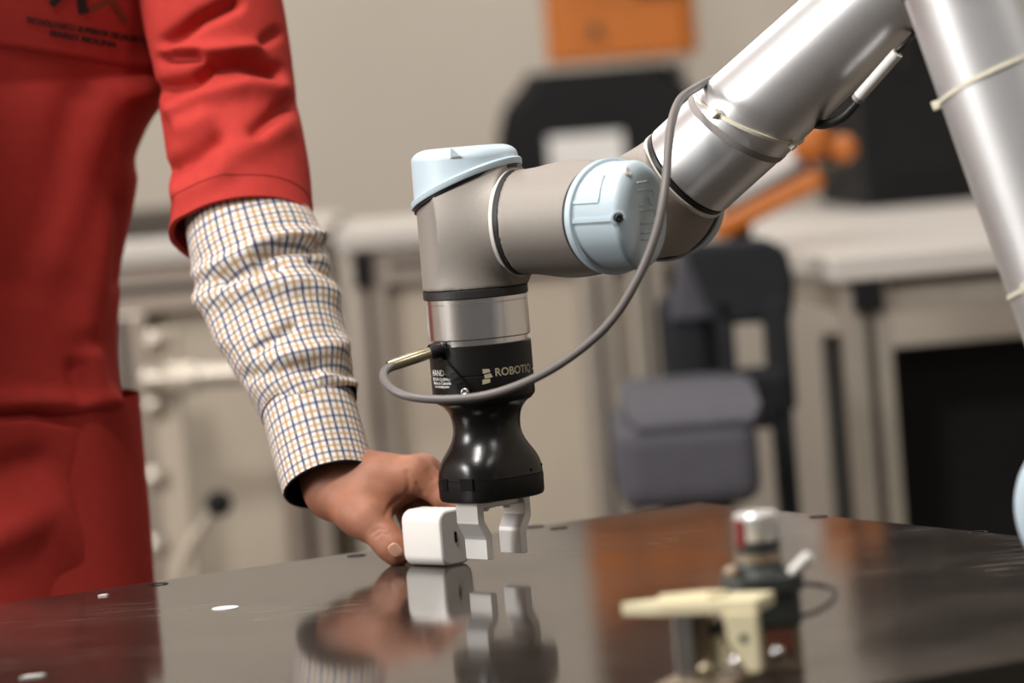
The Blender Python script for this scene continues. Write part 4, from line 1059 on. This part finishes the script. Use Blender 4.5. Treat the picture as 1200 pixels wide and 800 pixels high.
# black cabinet at the back of the white bench
q = P(1000, 200, 5.75); q.z = 0; q = q + BX * .43 + BY * .12
cab_ = thing('black_cabinet', tuple(q + UP * zt), 'blurred black equipment cabinet standing on the white bench', 'cabinet')
mesh('cabinet_body', *box(q + UP * (zt + .24), .86, .40, .48, BX, bev=.006), 'cap_black', cab_)
mesh('cabinet_door', *box(q - BY * .205 + UP * (zt + .25), .80, .012, .42, BX, bev=.003), 'robot_black', cab_)
mesh('door_handle', *box(q - BY * .216 - BX * .36 + UP * (zt + .25), .014, .014, .10, BX, bev=.003), 'dark_steel', cab_)

# small orange arm lying over the white bench
DA = 4.75
oa = thing('small_orange_robot', tuple(Vector((P(900, 250, DA).x, DA, zt))), 'small orange and grey jointed robot arm lying across the white bench', 'robot arm')
def bar(a, b, w, h, m, name):
    a, b = Vector(a), Vector(b); d = (b - a); L_ = d.length; d.normalize(); s = Vector((0, 1, 0)); s = (s - d * s.dot(d)).normalized()
    return mesh(name, *box((a + b) / 2, L_, w, h, d, Y=s, Z=d.cross(s), bev=min(w, h) * .25), m, oa)
bar(P(836, 272, DA), P(962, 206, DA), .05, .024, 'robot_orange', 'lower_link')
bar(P(845, 250, DA + .03), P(950, 193, DA + .03), .04, .012, 'robot_black', 'link_seam')
bar(P(850, 232, DA + .05), P(938, 180, DA + .05), .05, .032, 'label_white', 'grey_link')
mesh('joint_ball', *lathe(P(950, 166, DA), (0, -1, 0), [(.026 * math.cos(t), .026 * math.sin(t)) for t in np.linspace(-1.5, 1.5, 12)], 24), 'robot_orange', oa, smooth=True)
mesh('joint_ball', *lathe(P(988, 174, DA), (0, -1, 0), [(.018 * math.cos(t), .018 * math.sin(t)) for t in np.linspace(-1.5, 1.5, 12)], 24), 'robot_orange', oa, smooth=True)
bar(P(945, 172, DA + .02), P(990, 190, DA + .02), .03, .030, 'robot_black', 'wrist_link')
bar(P(962, 196, DA + .01), P(990, 186, DA + .01), .03, .022, 'slot_dark', 'wrist_block')
q = P(868, 258, DA); bar((q.x, DA + .04, zt), (q.x, DA + .04, q.z), .03, .03, 'robot_black', 'stand')

# dark office chair in front of the benches
DCH = 4.05
cx = P(815, 540, DCH).x
chair = thing('task_chair', (cx, DCH + .1, FZ), 'blurred black task chair with a grey seat beyond the table corner', 'chair')
w_ = DCH / F
def rb(a, b, d, dep, m, name, bev=.012, tilt=0):
    """box filling the window a..b at distance d"""
    A, B = P(*a, d), P(*b, d); c = (A + B) / 2
    return mesh(name, *box((c.x, d + dep / 2, c.z), abs(B.x - A.x), dep, abs(A.z - B.z), bev=bev, seg=3), m, chair)
rb((722, 505), (895, 588), DCH, .34, 'seat_grey', 'seat', bev=.02)
mesh('seat_cushion', *loft([[Vector((x, y, z)) for x, z in ((P(735, 508, DCH).x + i_, P(735, 508, DCH).z), (P(898, 500, DCH).x - i_, P(735, 508, DCH).z), (P(898, 500, DCH).x - i_, P(735, 508, DCH).z + h_), (P(735, 508, DCH).x + i_, P(735, 508, DCH).z + h_))] for y, i_, h_ in ((DCH + .004, .012, .006), (DCH + .03, .002, .018), (DCH + .18, .0, .030), (DCH + .30, .010, .034))]), 'seat_grey', chair, smooth=False)
mesh('backrest', *prism([(-.066, 0), (.030, .0), (.052, -.014), (.058, -.050), (.052, -.095), (-.036, -.095), (-.052, -.045)], P(868, 282, DCH + .30), (1, 0, 0), UP, (0, 1, 0), 0, .05, bev=.008), 'chair_black', chair)
mesh('backrest_panel', *prism([(-.02, .0), (.045, .0), (.020, -.085), (-.040, -.085)], P(818, 288, DCH + .33), (1, 0, 0), UP, (0, 1, 0), 0, .03, bev=.006), 'seat_grey', chair)
rb((838, 350), (868, 480), DCH + .30, .04, 'chair_black', 'back_upright', .006)
rb((894, 350), (935, 480), DCH + .28, .05, 'chair_black', 'back_upright', .006)
rb((905, 470), (942, 640), DCH + .26, .06, 'chair_black', 'side_frame', .006)
rb((770, 345), (842, 462), DCH + .34, .08, 'chair_black', 'armrest', .02)
rb((840, 436), (930, 500), DCH + .26, .05, 'chair_black', 'lumbar_block', .01)
c = P(812, 600, DCH + .17)
mesh('gas_column', *cyl((c.x, DCH + .17, FZ + .09), (c.x, DCH + .17, c.z + .03), .028, n=24), 'chair_black', chair)
for k in range(5):
    a = 2 * math.pi * k / 5 + .3; e = Vector((c.x + .26 * math.cos(a), DCH + .17 + .26 * math.sin(a), FZ + .075))
    l_ = mesh('base_leg', *tube([(c.x, DCH + .17, FZ + .10), e], [.022, .014], 10, 4), 'chair_black', chair, smooth=True)
    mesh('castor', *cyl(e + Vector((-.012, 0, -.045)), e + Vector((.012, 0, -.045)), .030, n=20), 'cap_black', chair)
